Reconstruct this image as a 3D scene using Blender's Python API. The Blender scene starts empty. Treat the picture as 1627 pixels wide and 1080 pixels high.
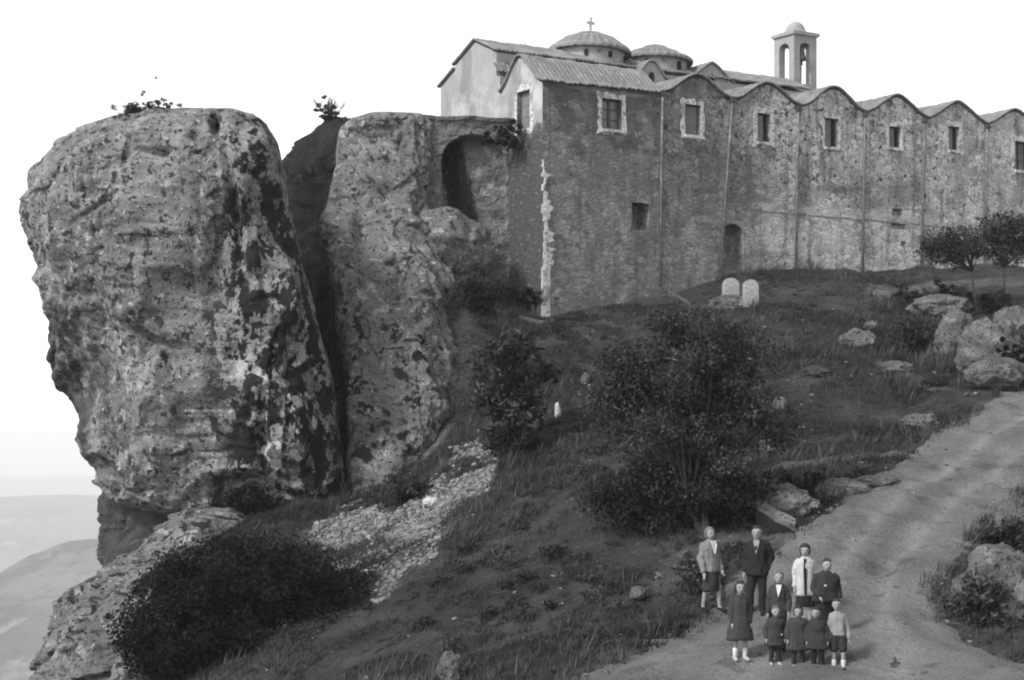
import bpy, bmesh, math, random
import numpy as np
from mathutils import Vector, Matrix

random.seed(7)
RNG = np.random.default_rng(7)
S = bpy.context.scene
COL = S.collection
PI = math.pi
R = math.radians

# ------------------------------------------------------------------ camera, sky, sun, exposure
FPX, HOR, CX = 3000.0, 700.0, 813.5          # focal length in photo pixels, eye-level row, centre column
cam_d = bpy.data.cameras.new('camera')
cam = bpy.data.objects.new('camera', cam_d)
COL.objects.link(cam)
cam.location = (0, 0, 0)
cam.rotation_euler = (R(90), 0, 0)
cam_d.sensor_width = 36.0
cam_d.lens = 36.0 * FPX / 1627.0
cam_d.shift_y = (HOR - 540.0) / 1627.0
cam_d.clip_start = 0.2
cam_d.clip_end = 80000
S.camera = cam

SUN_DIR = Vector((-0.56, -0.50, 0.66)).normalized()      # towards the sun
world = bpy.data.worlds.new('World')
S.world = world
world.use_nodes = True
wn = world.node_tree
bg = wn.nodes['Background']
sky = wn.nodes.new('ShaderNodeTexSky')
sky.sky_type = 'NISHITA'
sky.sun_disc = False
sky.sun_elevation = math.asin(SUN_DIR.z)
sky.sun_rotation = math.atan2(SUN_DIR.x, SUN_DIR.y) % (2 * PI)
sky.air_density = 1.0
sky.dust_density = 1.0
sky.ozone_density = 1.0
bw = wn.nodes.new('ShaderNodeRGBToBW')                   # black and white film
wn.links.new(sky.outputs[0], bw.inputs[0])
wn.links.new(bw.outputs[0], bg.inputs[0])
bg.inputs[1].default_value = 0.15

sun_d = bpy.data.lights.new('sun', 'SUN')
sun_d.energy = 1.4
sun_d.angle = R(10.0)
sun_d.color = (1, 1, 1)
sun = bpy.data.objects.new('sun', sun_d)
COL.objects.link(sun)
sun.location = (-40, -40, 120)
sun.rotation_euler = (-SUN_DIR).to_track_quat('-Z', 'Y').to_euler()

S.view_settings.view_transform = 'Standard'
S.view_settings.look = 'None'
S.view_settings.exposure = 1.15
S.view_settings.gamma = 1
S.view_settings.use_curve_mapping = False
S.cycles.use_denoising = True
S.cycles.max_bounces = 5
S.cycles.diffuse_bounces = 3
S.cycles.volume_bounces = 3
S.cycles.transparent_max_bounces = 8
S.cycles.filter_width = 2.0

# ------------------------------------------------------------------ helpers: numbers
def P(px, py, Z):
    return Vector(((px - CX) * Z / FPX, Z, (HOR - py) * Z / FPX))

def _hash(ix, iy, iz, seed):
    h = (ix.astype(np.int64) * 374761393 + iy.astype(np.int64) * 668265263 + iz.astype(np.int64) * 2147483647 + seed * 1274126177) & 0xFFFFFFFF
    h = ((h ^ (h >> 13)) * 1274126177) & 0xFFFFFFFF
    h = ((h ^ (h >> 16)) * 2246822519) & 0xFFFFFFFF
    return ((h ^ (h >> 15)) & 0xFFFFFF) / float(0xFFFFFF)

def vnoise(p, seed=0):
    p = np.asarray(p, float)
    f = np.floor(p)
    t = p - f
    t = t * t * t * (t * (t * 6 - 15) + 10)
    i = f.astype(np.int64)
    out = 0
    for dx in (0, 1):
        for dy in (0, 1):
            for dz in (0, 1):
                w = (t[:, 0] if dx else 1 - t[:, 0]) * (t[:, 1] if dy else 1 - t[:, 1]) * (t[:, 2] if dz else 1 - t[:, 2])
                out = out + w * _hash(i[:, 0] + dx, i[:, 1] + dy, i[:, 2] + dz, seed)
    return out * 2 - 1

def fbm(p, freq, octv=4, seed=0, gain=0.5, ridged=False):
    p = np.asarray(p, float)
    a, s, out = 1.0, 0.0, np.zeros(len(p))
    for o in range(octv):
        n = vnoise(p * freq + 17.3 * o, seed + o)
        if ridged:
            n = 1 - 2 * np.abs(n)
        out += a * n
        s += a
        a *= gain
        freq *= 2.03
    return out / s

def cells(p, freq, seed=0):
    """distance to the nearest and second nearest jittered cell centre"""
    p = np.asarray(p, float) * freq
    i = np.floor(p).astype(np.int64)
    d1 = np.full(len(p), 9.0); d2 = np.full(len(p), 9.0)
    for dx in (-1, 0, 1):
        for dy in (-1, 0, 1):
            for dz in (-1, 0, 1):
                c = i + np.array([dx, dy, dz])
                q = c + np.stack([_hash(c[:, 0], c[:, 1], c[:, 2], seed + k) for k in (1, 2, 3)], 1)
                d = np.linalg.norm(p - q, axis=1)
                m = d < d1
                d2 = np.where(m, d1, np.minimum(d2, d))
                d1 = np.where(m, d, d1)
    return d1, d2

# ------------------------------------------------------------------ helpers: objects
def tag(o, label=None, cat=None, group=None, kind=None):
    if label: o['label'] = label
    if cat: o['category'] = cat
    if group: o['group'] = group
    if kind: o['kind'] = kind
    return o

def empty(name, loc, rz=0.0):
    o = bpy.data.objects.new(name, None)
    COL.objects.link(o)
    o.location = loc
    o.rotation_euler = (0, 0, rz)
    o.empty_display_size = 0.3
    return o

def link_mesh(name, me, mat=None, parent=None, smooth=False):
    o = bpy.data.objects.new(name, me)
    COL.objects.link(o)
    if mat is not None:
        for m in (mat if isinstance(mat, (list, tuple)) else [mat]):
            me.materials.append(m)
    if parent is not None: o.parent = parent
    if smooth and len(me.polygons):
        me.polygons.foreach_set('use_smooth', np.ones(len(me.polygons), bool))
    return o

def np_mesh(name, V, F, shade=None):
    """mesh from arrays; every face of F has the same number of corners"""
    V = np.asarray(V, np.float32); F = np.asarray(F, np.int32)
    me = bpy.data.meshes.new(name)
    me.vertices.add(len(V)); me.vertices.foreach_set('co', V.ravel())
    k = F.shape[1]
    me.loops.add(F.size); me.loops.foreach_set('vertex_index', F.ravel())
    me.polygons.add(len(F)); me.polygons.foreach_set('loop_start', np.arange(0, F.size, k, dtype=np.int32))
    me.update(calc_edges=True)
    me.validate()
    if shade is not None:
        a = me.attributes.new('shade', 'FLOAT', 'POINT')
        a.data.foreach_set('value', np.asarray(shade, np.float32))
    return me

def bm_obj(name, bm, mat=None, parent=None, smooth=False, recalc=True):
    if recalc: bmesh.ops.recalc_face_normals(bm, faces=bm.faces)
    me = bpy.data.meshes.new(name)
    bm.to_mesh(me); bm.free()
    return link_mesh(name, me, mat, parent, smooth)

def rebase(o, base):
    """move the origin of an unparented mesh to its base"""
    o.data.transform(Matrix.Translation(-Vector(base)))
    o.location = base
    return o

def add_box(bm, x0, x1, y0, y1, z0, z1):
    v = [bm.verts.new((x, y, z)) for z in (z0, z1) for (x, y) in ((x0, y0), (x1, y0), (x1, y1), (x0, y1))]
    for f in ((0, 1, 2, 3), (7, 6, 5, 4), (0, 4, 5, 1), (1, 5, 6, 2), (2, 6, 7, 3), (3, 7, 4, 0)):
        bm.faces.new([v[i] for i in f])

def add_prism(bm, poly, y0, y1, axis=1):
    """poly of (a, z); extruded along axis 1 (a = x) or axis 0 (a = y)"""
    def mk(a, z, e): return (a, e, z) if axis == 1 else (e, a, z)
    A = [bm.verts.new(mk(a, z, y0)) for a, z in poly]
    B = [bm.verts.new(mk(a, z, y1)) for a, z in poly]
    n = len(poly)
    bm.faces.new(A); bm.faces.new(B[::-1])
    for i in range(n):
        bm.faces.new((A[i], B[i], B[(i + 1) % n], A[(i + 1) % n]))

def add_tube(bm, pts, radii, seg=8, cap=True):
    pts = [Vector(p) for p in pts]
    if not hasattr(radii, '__len__'): radii = [radii] * len(pts)
    rings = []
    for i, p in enumerate(pts):
        d = (pts[min(i + 1, len(pts) - 1)] - pts[max(i - 1, 0)]).normalized()
        up = Vector((0, 0, 1)) if abs(d.z) < 0.9 else Vector((0, 1, 0))
        a = d.cross(up).normalized(); b = d.cross(a).normalized()
        rings.append([bm.verts.new(p + radii[i] * (math.cos(2 * PI * k / seg) * a + math.sin(2 * PI * k / seg) * b)) for k in range(seg)])
    for r0, r1 in zip(rings, rings[1:]):
        for k in range(seg):
            bm.faces.new((r0[k], r0[(k + 1) % seg], r1[(k + 1) % seg], r1[k]))
    if cap:
        bm.faces.new(rings[0][::-1]); bm.faces.new(rings[-1])

def add_loft(bm, rings, cap=True):
    """rings: list of lists of points, all the same length"""
    vs = [[bm.verts.new(p) for p in r] for r in rings]
    n = len(vs[0])
    for r0, r1 in zip(vs, vs[1:]):
        for k in range(n):
            bm.faces.new((r0[k], r0[(k + 1) % n], r1[(k + 1) % n], r1[k]))
    if cap:
        bm.faces.new(vs[0][::-1]); bm.faces.new(vs[-1])

def ellipse(c, rx, ry, n=20, p=2.0):
    out = []
    for k in range(n):
        a = 2 * PI * k / n
        ca, sa = math.cos(a), math.sin(a)
        out.append(Vector(c) + Vector((rx * math.copysign(abs(ca) ** (2 / p), ca), ry * math.copysign(abs(sa) ** (2 / p), sa), 0)))
    return out

def add_capsule(bm, p, q, r1, r2, seg=12, fy=1.0):
    p, q = Vector(p), Vector(q)
    d = (q - p); L = d.length; d = d / max(L, 1e-6)
    up = Vector((0, 1, 0)) if abs(d.y) < 0.9 else Vector((1, 0, 0))
    a = d.cross(up).normalized(); b = a.cross(d).normalized()
    rings = []
    for k in (-0.97, -0.75, -0.4, 0):
        rr = r1 * math.sqrt(max(0, 1 - k * k)); c = p + d * (k * r1)
        rings.append([c + rr * (math.cos(2 * PI * j / seg) * a + fy * math.sin(2 * PI * j / seg) * b) for j in range(seg)])
    for k in (0, 0.4, 0.75, 0.97):
        rr = r2 * math.sqrt(max(0, 1 - k * k)); c = q + d * (k * r2)
        rings.append([c + rr * (math.cos(2 * PI * j / seg) * a + fy * math.sin(2 * PI * j / seg) * b) for j in range(seg)])
    add_loft(bm, rings)

def fuse(name, bm, voxel, mat, parent, smooth_it=4, label=None, fold=0.0):
    """union of closed shapes into one continuous skin"""
    o = bm_obj(name, bm, None, None)
    m = o.modifiers.new('r', 'REMESH'); m.mode = 'VOXEL'; m.voxel_size = voxel; m.use_smooth_shade = True
    s = o.modifiers.new('s', 'SMOOTH'); s.factor = 0.5; s.iterations = smooth_it
    dg = bpy.context.evaluated_depsgraph_get()
    me = bpy.data.meshes.new_from_object(o.evaluated_get(dg))
    old = o.data
    o.modifiers.clear()
    o.data = me
    bpy.data.meshes.remove(old)
    me.name = name
    me.materials.clear()
    me.materials.append(mat)
    if fold:                                                    # creases and hanging folds
        c = np.empty(len(me.vertices) * 3, np.float32); me.vertices.foreach_get('co', c); c = c.reshape(-1, 3).astype(float)
        nn = np.empty(len(me.vertices) * 3, np.float32); me.vertices.foreach_get('normal', nn); nn = nn.reshape(-1, 3)
        sd = int(abs(c.sum() * 997)) % 1000
        dsp = fold * (fbm(c * np.array([1, 1, 0.30]), 14, 2, sd) + 0.7 * fbm(c * np.array([0.6, 0.6, 1.2]), 9, 2, sd + 5))
        c += nn * (dsp + 0.9 * fold)[:, None]
        me.vertices.foreach_set('co', c.astype(np.float32).ravel())
    o.parent = parent
    if label: o['label'] = label
    return o

def cut(o, cutters):
    """subtract closed bmeshes from a mesh object"""
    for i, bm in enumerate(cutters):
        c = bm_obj('cutter', bm, None, o.parent)
        m = o.modifiers.new('b%d' % i, 'BOOLEAN'); m.operation = 'DIFFERENCE'; m.object = c; m.solver = 'EXACT'
    bpy.context.view_layer.update()
    dg = bpy.context.evaluated_depsgraph_get()
    me = bpy.data.meshes.new_from_object(o.evaluated_get(dg))
    cs = [m.object for m in o.modifiers]
    o.modifiers.clear()
    o.data = me
    for c in cs:
        d = c.data; bpy.data.objects.remove(c); bpy.data.meshes.remove(d)
    return o

# ------------------------------------------------------------------ helpers: materials (all greys: black and white film)
def grey(name, lo, hi, scale, layers=(), bumps=(), rough=0.9, attr=None, detail=6, stretch=(1, 1, 1), spec=0.2, transl=0.0):
    """noise between two greys, then layers of masked patches, then bumps.
    layer: dict(scale, a, b, value, tex, detail, stretch, box=[(axis, e0, e1, e2, e3)...], inv)"""
    m = bpy.data.materials.new(name); m.use_nodes = True
    nt = m.node_tree; N = nt.nodes; L = nt.links
    bs = N['Principled BSDF']
    tc = N.new('ShaderNodeTexCoord')
    sep = N.new('ShaderNodeSeparateXYZ'); L.new(tc.outputs['Object'], sep.inputs[0])
    def coords(st):
        if tuple(st) == (1, 1, 1): return tc.outputs['Object']
        mp = N.new('ShaderNodeMapping'); mp.inputs['Scale'].default_value = st
        L.new(tc.outputs['Object'], mp.inputs[0]); return mp.outputs[0]
    def tex(kind, sc, det, st):
        if kind == 'voronoi':
            t = N.new('ShaderNodeTexVoronoi'); t.inputs['Scale'].default_value = sc
            o = t.outputs['Distance']
        elif kind == 'cell':
            t = N.new('ShaderNodeTexVoronoi'); t.inputs['Scale'].default_value = sc; t.inputs['Randomness'].default_value = 0.9
            sp = N.new('ShaderNodeSeparateColor'); L.new(t.outputs['Color'], sp.inputs[0])
            o = sp.outputs[0]
        elif kind == 'edge':
            t = N.new('ShaderNodeTexVoronoi'); t.feature = 'DISTANCE_TO_EDGE'; t.inputs['Scale'].default_value = sc
            o = t.outputs['Distance']
        elif kind == 'wave':
            t = N.new('ShaderNodeTexWave'); t.inputs['Scale'].default_value = sc; t.inputs['Distortion'].default_value = 1.5
            o = t.outputs['Fac']
        else:
            t = N.new('ShaderNodeTexNoise'); t.inputs['Scale'].default_value = sc; t.inputs['Detail'].default_value = det
            t.inputs['Roughness'].default_value = 0.62
            o = t.outputs['Fac']
        L.new(coords(st), t.inputs['Vector'])
        return o
    def mrange(src, a, b, c, d, smooth=True):
        r = N.new('ShaderNodeMapRange'); r.interpolation_type = 'SMOOTHSTEP' if smooth else 'LINEAR'
        L.new(src, r.inputs['Value'])
        r.inputs['From Min'].default_value = a; r.inputs['From Max'].default_value = b
        r.inputs['To Min'].default_value = c; r.inputs['To Max'].default_value = d
        return r.outputs[0]
    def mth(op, x, y):
        r = N.new('ShaderNodeMath'); r.operation = op
        for i, v in enumerate((x, y)):
            if isinstance(v, (int, float)): r.inputs[i].default_value = v
            else: L.new(v, r.inputs[i])
        return r.outputs[0]
    def mix(f, x, y):
        r = N.new('ShaderNodeMix'); r.data_type = 'FLOAT'
        for i, v in ((0, f), (2, x), (3, y)):
            if isinstance(v, (int, float)): r.inputs[i].default_value = v
            else: L.new(v, r.inputs[i])
        return r.outputs[0]
    val = mrange(tex('noise', scale, detail, stretch), 0.3, 0.7, lo, hi, False)
    wob = None
    for ly in layers:
        f = mrange(tex(ly.get('tex', 'noise'), ly['scale'], ly.get('detail', 4), ly.get('stretch', (1, 1, 1))), ly['a'], ly['b'], 0, 1)
        for (ax, e0, e1, e2, e3) in ly.get('box', ()):
            if wob is None:
                wob = mrange(tex('noise', 1.1, 5, (1, 1, 1)), 0.2, 0.8, -1, 1, False)
            c = mth('ADD', sep.outputs[ax], mth('MULTIPLY', wob, ly.get('wob', 0.5)))
            g = mth('MULTIPLY', mrange(c, e0, e1, 0, 1), mrange(c, e2, e3, 1, 0))
            f = mth('MULTIPLY', f, g)
        if ly.get('amt') is not None: f = mth('MULTIPLY', f, ly['amt'])
        val = mix(f, val, ly['value'])
    if attr:
        at = N.new('ShaderNodeAttribute'); at.attribute_name = attr
        val = mth('MULTIPLY', val, at.outputs['Fac'])
    cmb = N.new('ShaderNodeCombineColor')
    for i in range(3): L.new(val, cmb.inputs[i])
    L.new(cmb.outputs[0], bs.inputs['Base Color'])
    bs.inputs['Roughness'].default_value = rough
    bs.inputs['Specular IOR Level'].default_value = spec
    if transl:
        tr = N.new('ShaderNodeBsdfTranslucent'); L.new(cmb.outputs[0], tr.inputs[0])
        mx = N.new('ShaderNodeMixShader'); mx.inputs[0].default_value = transl
        L.new(bs.outputs[0], mx.inputs[1]); L.new(tr.outputs[0], mx.inputs[2])
        L.new(mx.outputs[0], N['Material Output'].inputs['Surface'])
    prev = None
    for (kind, sc, dist, st) in bumps:
        b = N.new('ShaderNodeBump'); b.inputs['Strength'].default_value = 1.0; b.inputs['Distance'].default_value = dist
        L.new(tex(kind, sc, 6, st), b.inputs['Height'])
        if prev is not None: L.new(prev, b.inputs['Normal'])
        prev = b.outputs[0]
    if prev is not None: L.new(prev, bs.inputs['Normal'])
    return m

I1 = (1, 1, 1)
M = {}
# boulder coordinates are world coordinates less its base: see slice_rock
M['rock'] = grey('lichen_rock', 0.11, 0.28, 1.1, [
    dict(scale=0.42, a=0.50, b=0.62, value=0.10, amt=0.7),
    dict(scale=0.6, a=0.50, b=0.60, value=0.27, box=[(2, -1, 0, 5.2, 7)], amt=0.8),
    dict(scale=2.6, a=0.57, b=0.64, value=0.30),
    dict(scale=3.4, a=0.565, b=0.61, value=0.04, detail=6, stretch=(1, 1, 0.75)),
    dict(scale=8.0, a=0.57, b=0.62, value=0.04, detail=4),
    dict(scale=6.0, a=0.60, b=0.68, value=0.38),
    dict(scale=1.15, a=0.505, b=0.525, value=0.014, detail=6, box=[(0, -0.7, 1.2, 6.5, 7.2), (2, -2, -1, 10.2, 11.2)], wob=0.8, stretch=(1.25, 1, 0.62)),
    dict(scale=2.3, a=0.54, b=0.56, value=0.02, detail=5, box=[(0, -1.0, 0.8, 6.5, 7.2)], wob=0.8),
    dict(scale=1.7, a=0.30, b=0.52, value=0.03, detail=6, amt=0.8, box=[(0, -9, -8, -4.3, -3.3), (2, 0.4, 1.2, 6.2, 7.0)], wob=0.9),  # shade of the lower-left overhang, painted in as a dark patch
    dict(scale=1.5, a=0.57, b=0.61, value=0.42, detail=6, box=[(0, 0.2, 1.2, 3.2, 3.6), (2, -1, 0.5, 4.5, 6)]),
], [('noise', 1.6, 0.16, I1), ('noise', 6, 0.09, I1), ('noise', 18, 0.03, I1)])
M['rock2'] = grey('outcrop_rock', 0.10, 0.22, 0.9, [
    dict(scale=0.45, a=0.50, b=0.60, value=0.11, amt=0.7),
    dict(scale=2.6, a=0.58, b=0.64, value=0.06),
    dict(scale=1.3, a=0.56, b=0.64, value=0.29),
    dict(scale=8.0, a=0.565, b=0.62, value=0.04, detail=5),
    dict(scale=3.2, a=0.565, b=0.61, value=0.045, detail=6, stretch=(1, 1, 0.75)),
    dict(scale=5.5, a=0.60, b=0.70, value=0.36),
    dict(scale=1.7, a=0.57, b=0.59, value=0.02, detail=5, box=[(2, 1.5, 2.5, 6.5, 8)]),
], [('noise', 1.6, 0.16, I1), ('noise', 6, 0.09, I1), ('noise', 18, 0.03, I1)])
M['cleft_rock'] = grey('shade_dark_cleft_rock', 0.010, 0.030, 1.2, [dict(scale=3, a=0.6, b=0.68, value=0.06)], [('noise', 2, 0.2, I1), ('noise', 8, 0.08, I1)])  # dark rock, blackened further so the cleft's deep shade sits in its colour
M['pale_rock'] = grey('pale_rock', 0.11, 0.27, 1.6, [
    dict(scale=4.0, a=0.56, b=0.66, value=0.07), dict(scale=2.0, a=0.56, b=0.66, value=0.34), dict(scale=9, a=0.57, b=0.63, value=0.05),
    dict(scale=12, a=0.6, b=0.7, value=0.36)], [('noise', 3, 0.2, I1), ('noise', 12, 0.08, I1)])
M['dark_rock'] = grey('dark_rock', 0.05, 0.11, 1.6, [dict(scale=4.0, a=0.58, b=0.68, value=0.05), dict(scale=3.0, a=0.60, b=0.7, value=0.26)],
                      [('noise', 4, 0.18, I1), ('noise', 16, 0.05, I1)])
M['white_stone'] = grey('white_stone', 0.36, 0.52, 3, [dict(scale=5, a=0.6, b=0.7, value=0.3)], [('noise', 12, 0.03, I1)])
M['slab_stone'] = grey('slab_stone', 0.26, 0.42, 3, [dict(scale=2.5, a=0.5, b=0.62, value=0.16, stretch=(1, 1, 0.5)), dict(scale=9, a=0.58, b=0.66, value=0.14)], [('noise', 6, 0.06, I1), ('noise', 20, 0.03, I1)])
M['rubble'] = grey('rubble_stone', 0.11, 0.25, 3, [dict(scale=7, a=0.6, b=0.7, value=0.15)], [('noise', 20, 0.02, I1)], attr='shade')
M['ground'] = grey('hill_grass_and_soil', 0.028, 0.086, 0.9, [
    dict(scale=0.5, a=0.52, b=0.62, value=0.055, amt=0.7), dict(scale=2.2, a=0.56, b=0.66, value=0.018),
    dict(scale=7, a=0.60, b=0.70, value=0.13), dict(scale=16, a=0.62, b=0.70, value=0.15, detail=3), dict(scale=1.6, a=0.6, b=0.68, value=0.07, stretch=(0.5, 1.6, 1))],
    [('noise', 3, 0.25, I1), ('noise', 12, 0.08, I1)], attr='shade')
M['road'] = grey('dirt_road', 0.12, 0.185, 0.6, [
    dict(scale=1.2, a=0.56, b=0.70, value=0.06, amt=0.7), dict(scale=7, a=0.62, b=0.70, value=0.19, amt=0.7), dict(scale=14, a=0.57, b=0.64, value=0.05, amt=0.7, detail=4), dict(scale=22, a=0.60, b=0.66, value=0.24, amt=0.7, detail=3),
    dict(scale=0.9, a=0.6, b=0.68, value=0.05, amt=0.5)],
    [('noise', 2, 0.15, I1), ('noise', 9, 0.06, I1), ('noise', 30, 0.03, I1)], attr='shade')
M['path'] = grey('trodden_path', 0.2, 0.3, 1.2, [dict(scale=3, a=0.58, b=0.68, value=0.1)], [('noise', 8, 0.05, I1)])
M['valley'] = grey('valley_fields', 0.03, 0.13, 0.004, [dict(scale=0.006, a=0.52, b=0.60, value=0.025), dict(scale=0.012, a=0.55, b=0.68, value=0.24, amt=0.7),
                   dict(scale=0.04, a=0.55, b=0.62, value=0.02, amt=0.7)], [('noise', 0.03, 8, I1)])
M['grass'] = grey('grass_blades', 0.6, 1.0, 0.8, attr='shade', transl=0.25, spec=0.05)
M['leaf'] = grey('leaves', 0.8, 1.0, 2, attr='shade', transl=0.2, spec=0.1, rough=0.7)
M['bark'] = grey('bark', 0.025, 0.06, 6, [], [('noise', 14, 0.03, (1, 1, 0.3))])
M['pale_bark'] = grey('pale_bark', 0.14, 0.24, 6, [], [('noise', 14, 0.03, (1, 1, 0.3))])
# walls: local axes x along the front, y into the building, z up
STONES = [dict(scale=3.0, a=0.60, b=0.64, value=0.06, detail=3)]
M['wall'] = grey('old_plaster_over_rubble', 0.15, 0.24, 0.9, [
    dict(scale=0.45, a=0.30, b=0.48, value=0.56, box=[(0, 7.0, 12.0, 40, 41)], wob=1.5),      # newer plaster to the right
    dict(scale=0.8, a=0.46, b=0.6, value=0.28, box=[(0, 0.3, 0.6, 9, 11), (2, 3, 5.5, 8.2, 9)], wob=1.2, amt=0.8),
    dict(scale=0.7, a=0.40, b=0.52, value=0.085, box=[(0, -0.5, 0.4, 4.9, 5.4), (2, 10.0, 10.5, 20, 21)], wob=0.6, amt=0.9),  # bare dark masonry on top of the corner
    dict(scale=0.6, a=0.50, b=0.58, value=0.13, box=[(0, 5.2, 5.8, 12, 12.6), (2, 8.0, 8.5, 11.2, 11.8)], wob=0.8, amt=0.85),
    dict(scale=3.4, a=0.555, b=0.60, value=0.06, detail=3, box=[(0, 5.0, 5.4, 17, 19), (2, 9.0, 10.5, 20, 21)]),
    dict(scale=3.0, a=0.58, b=0.63, value=0.09, detail=3, amt=0.8),
    dict(scale=7, a=0.60, b=0.66, value=0.34, detail=3, amt=0.6),
    dict(scale=1.1, a=0.55, b=0.66, value=0.10, detail=6, stretch=(1, 1, 0.35), amt=0.7),
    dict(scale=0.33, a=0.54, b=0.62, value=0.45, box=[(0, 12, 14, 40, 41)], amt=0.7),
    dict(scale=2.4, a=0.58, b=0.66, value=0.44, amt=0.5),
    dict(scale=3.1, tex='cell', a=0.5, b=1.0, value=0.06, amt=0.42, stretch=(1, 1, 1.9), box=[(0, -1, -0.5, 40, 41)]),
    dict(scale=2.3, tex='cell', a=0.6, b=1.0, value=0.40, amt=0.35, stretch=(1, 1, 1.7)),
    dict(scale=3.1, tex='edge', a=0.09, b=0.0, value=0.06, amt=0.6, stretch=(1, 1, 1.9)),
    dict(scale=0.9, a=0.52, b=0.62, value=0.13, detail=6, amt=0.5),
    dict(scale=0.7, a=0.45, b=0.6, value=0.5, detail=6, amt=0.35, box=[(0, 8, 11, 40, 41)]),
    dict(scale=4.5, a=0.60, b=0.63, value=0.035, detail=3, box=[(0, 4, 5, 20, 24), (2, 8.6, 9.6, 20, 21)]),
    dict(scale=1.3, a=0.52, b=0.64, value=0.08, detail=5, stretch=(1.6, 1, 0.16), amt=0.55),
    dict(scale=0.55, a=0.50, b=0.60, value=0.10, detail=6, amt=0.45),
    dict(scale=1.2, a=0.3, b=0.5, value=0.13, box=[(2, 8.62, 8.64, 8.70, 8.74), (0, 9, 9.5, 40, 41)], wob=0.03, amt=0.8),
    dict(scale=1.4, a=0.42, b=0.58, value=0.40, box=[(2, 8.70, 8.74, 8.92, 9.1), (0, 9, 10, 19, 20)], wob=0.08, amt=0.8),
], [('noise', 2, 0.03, I1), ('noise', 9, 0.04, I1), ('noise', 26, 0.015, I1), ('edge', 3.1, 0.03, (1, 1, 1.9))])
M['end_wall'] = grey('end_wall_plaster_above_masonry', 0.25, 0.36, 0.7, [
    dict(scale=0.9, a=0.5, b=0.62, value=0.19, stretch=(1, 1, 0.4), amt=0.8),
    dict(scale=0.7, a=0.45, b=0.70, value=0.5, amt=0.7, box=[(2, 11, 11.3, 12.9, 13.3)]),
    dict(scale=2, a=0.5, b=0.62, value=0.2, box=[(1, 0.1, 0.4, 1.6, 2.0), (2, 12.9, 13.1, 20, 21)], amt=0.7),  # small patch of shade painted high on the corner gable
    dict(scale=0.5, a=-1, b=-0.5, value=0.08, box=[(2, -5, -4, 10.7, 11.2)], wob=0.6),
    dict(scale=3.2, a=0.06, b=0.0, value=0.03, tex='edge', box=[(2, -5, -4, 10.7, 11.2)], stretch=(1, 1, 2.2), amt=0.8),
    dict(scale=5, a=0.5, b=0.6, value=0.05, detail=3, box=[(2, -5, -4, 10.7, 11.2)], stretch=(1, 1, 2.2)),
    dict(scale=4, a=0.6, b=0.66, value=0.17, detail=3, box=[(2, -5, -4, 10.7, 11.2)], stretch=(1, 1, 2.2)),
], [('noise', 2, 0.02, I1), ('noise', 9, 0.02, I1), ('noise', 26, 0.012, I1)])
M['church_wall'] = grey('church_plaster', 0.24, 0.34, 1.0, [dict(scale=2.2, a=0.58, b=0.68, value=0.15), dict(scale=5, a=0.6, b=0.7, value=0.42)],
                        [('noise', 8, 0.03, I1)])
M['tile'] = grey('clay_roof_tiles', 0.15, 0.25, 1.5, [dict(scale=3.5, a=0.58, b=0.66, value=0.11), dict(scale=6, a=0.6, b=0.7, value=0.34), dict(scale=0.9, a=0.56, b=0.66, value=0.13, amt=0.6)],
                 [('noise', 14, 0.03, I1)])
M['surround'] = grey('whitewash', 0.44, 0.62, 2.5, [dict(scale=5, a=0.54, b=0.62, value=0.20), dict(scale=1.7, a=0.53, b=0.63, value=0.24), dict(scale=11, a=0.58, b=0.64, value=0.15)], [('noise', 9, 0.03, I1)])
M['shutter'] = grey('weathered_shutter_paint', 0.13, 0.20, 3, [dict(scale=6, a=0.6, b=0.7, value=0.26)], [('noise', 18, 0.01, (1, 1, 0.2))], rough=0.7)
M['frame'] = grey('dark_window_wood', 0.05, 0.09, 5, [], [], rough=0.7)
M['glass'] = grey('dusty_glass', 0.09, 0.15, 2.0, [], [], rough=0.25, spec=0.5)
M['dark'] = grey('dark_interior', 0.012, 0.03, 2, [], [])
M['pipe'] = grey('rusty_iron_pipe', 0.10, 0.2, 3, [dict(scale=5, a=0.55, b=0.65, value=0.28)], [])
M['bronze'] = grey('bell_bronze', 0.04, 0.07, 4, [], [], rough=0.5)
M['tower'] = grey('limewashed_tower', 0.23, 0.34, 1.2, [dict(scale=2.6, a=0.58, b=0.7, value=0.32), dict(scale=6, a=0.62, b=0.7, value=0.25)], [('noise', 8, 0.03, I1)])
M['terrace'] = grey('terrace_masonry', 0.13, 0.24, 1.0, [
    dict(scale=2.6, a=0.57, b=0.66, value=0.07), dict(scale=1.6, a=0.58, b=0.66, value=0.33), dict(scale=7, a=0.6, b=0.68, value=0.09),
    dict(scale=0.8, a=0.3, b=0.5, value=0.09, box=[(2, 5.9, 6.0, 7.5, 8)], wob=0.06, amt=0.6)],
    [('noise', 2.5, 0.18, I1), ('noise', 10, 0.07, I1)])
def cloth(name, v): return grey(name, v * 0.85, v * 1.15, 6, [], [('noise', 9, 0.02, I1)], rough=0.95, spec=0.05)

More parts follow.
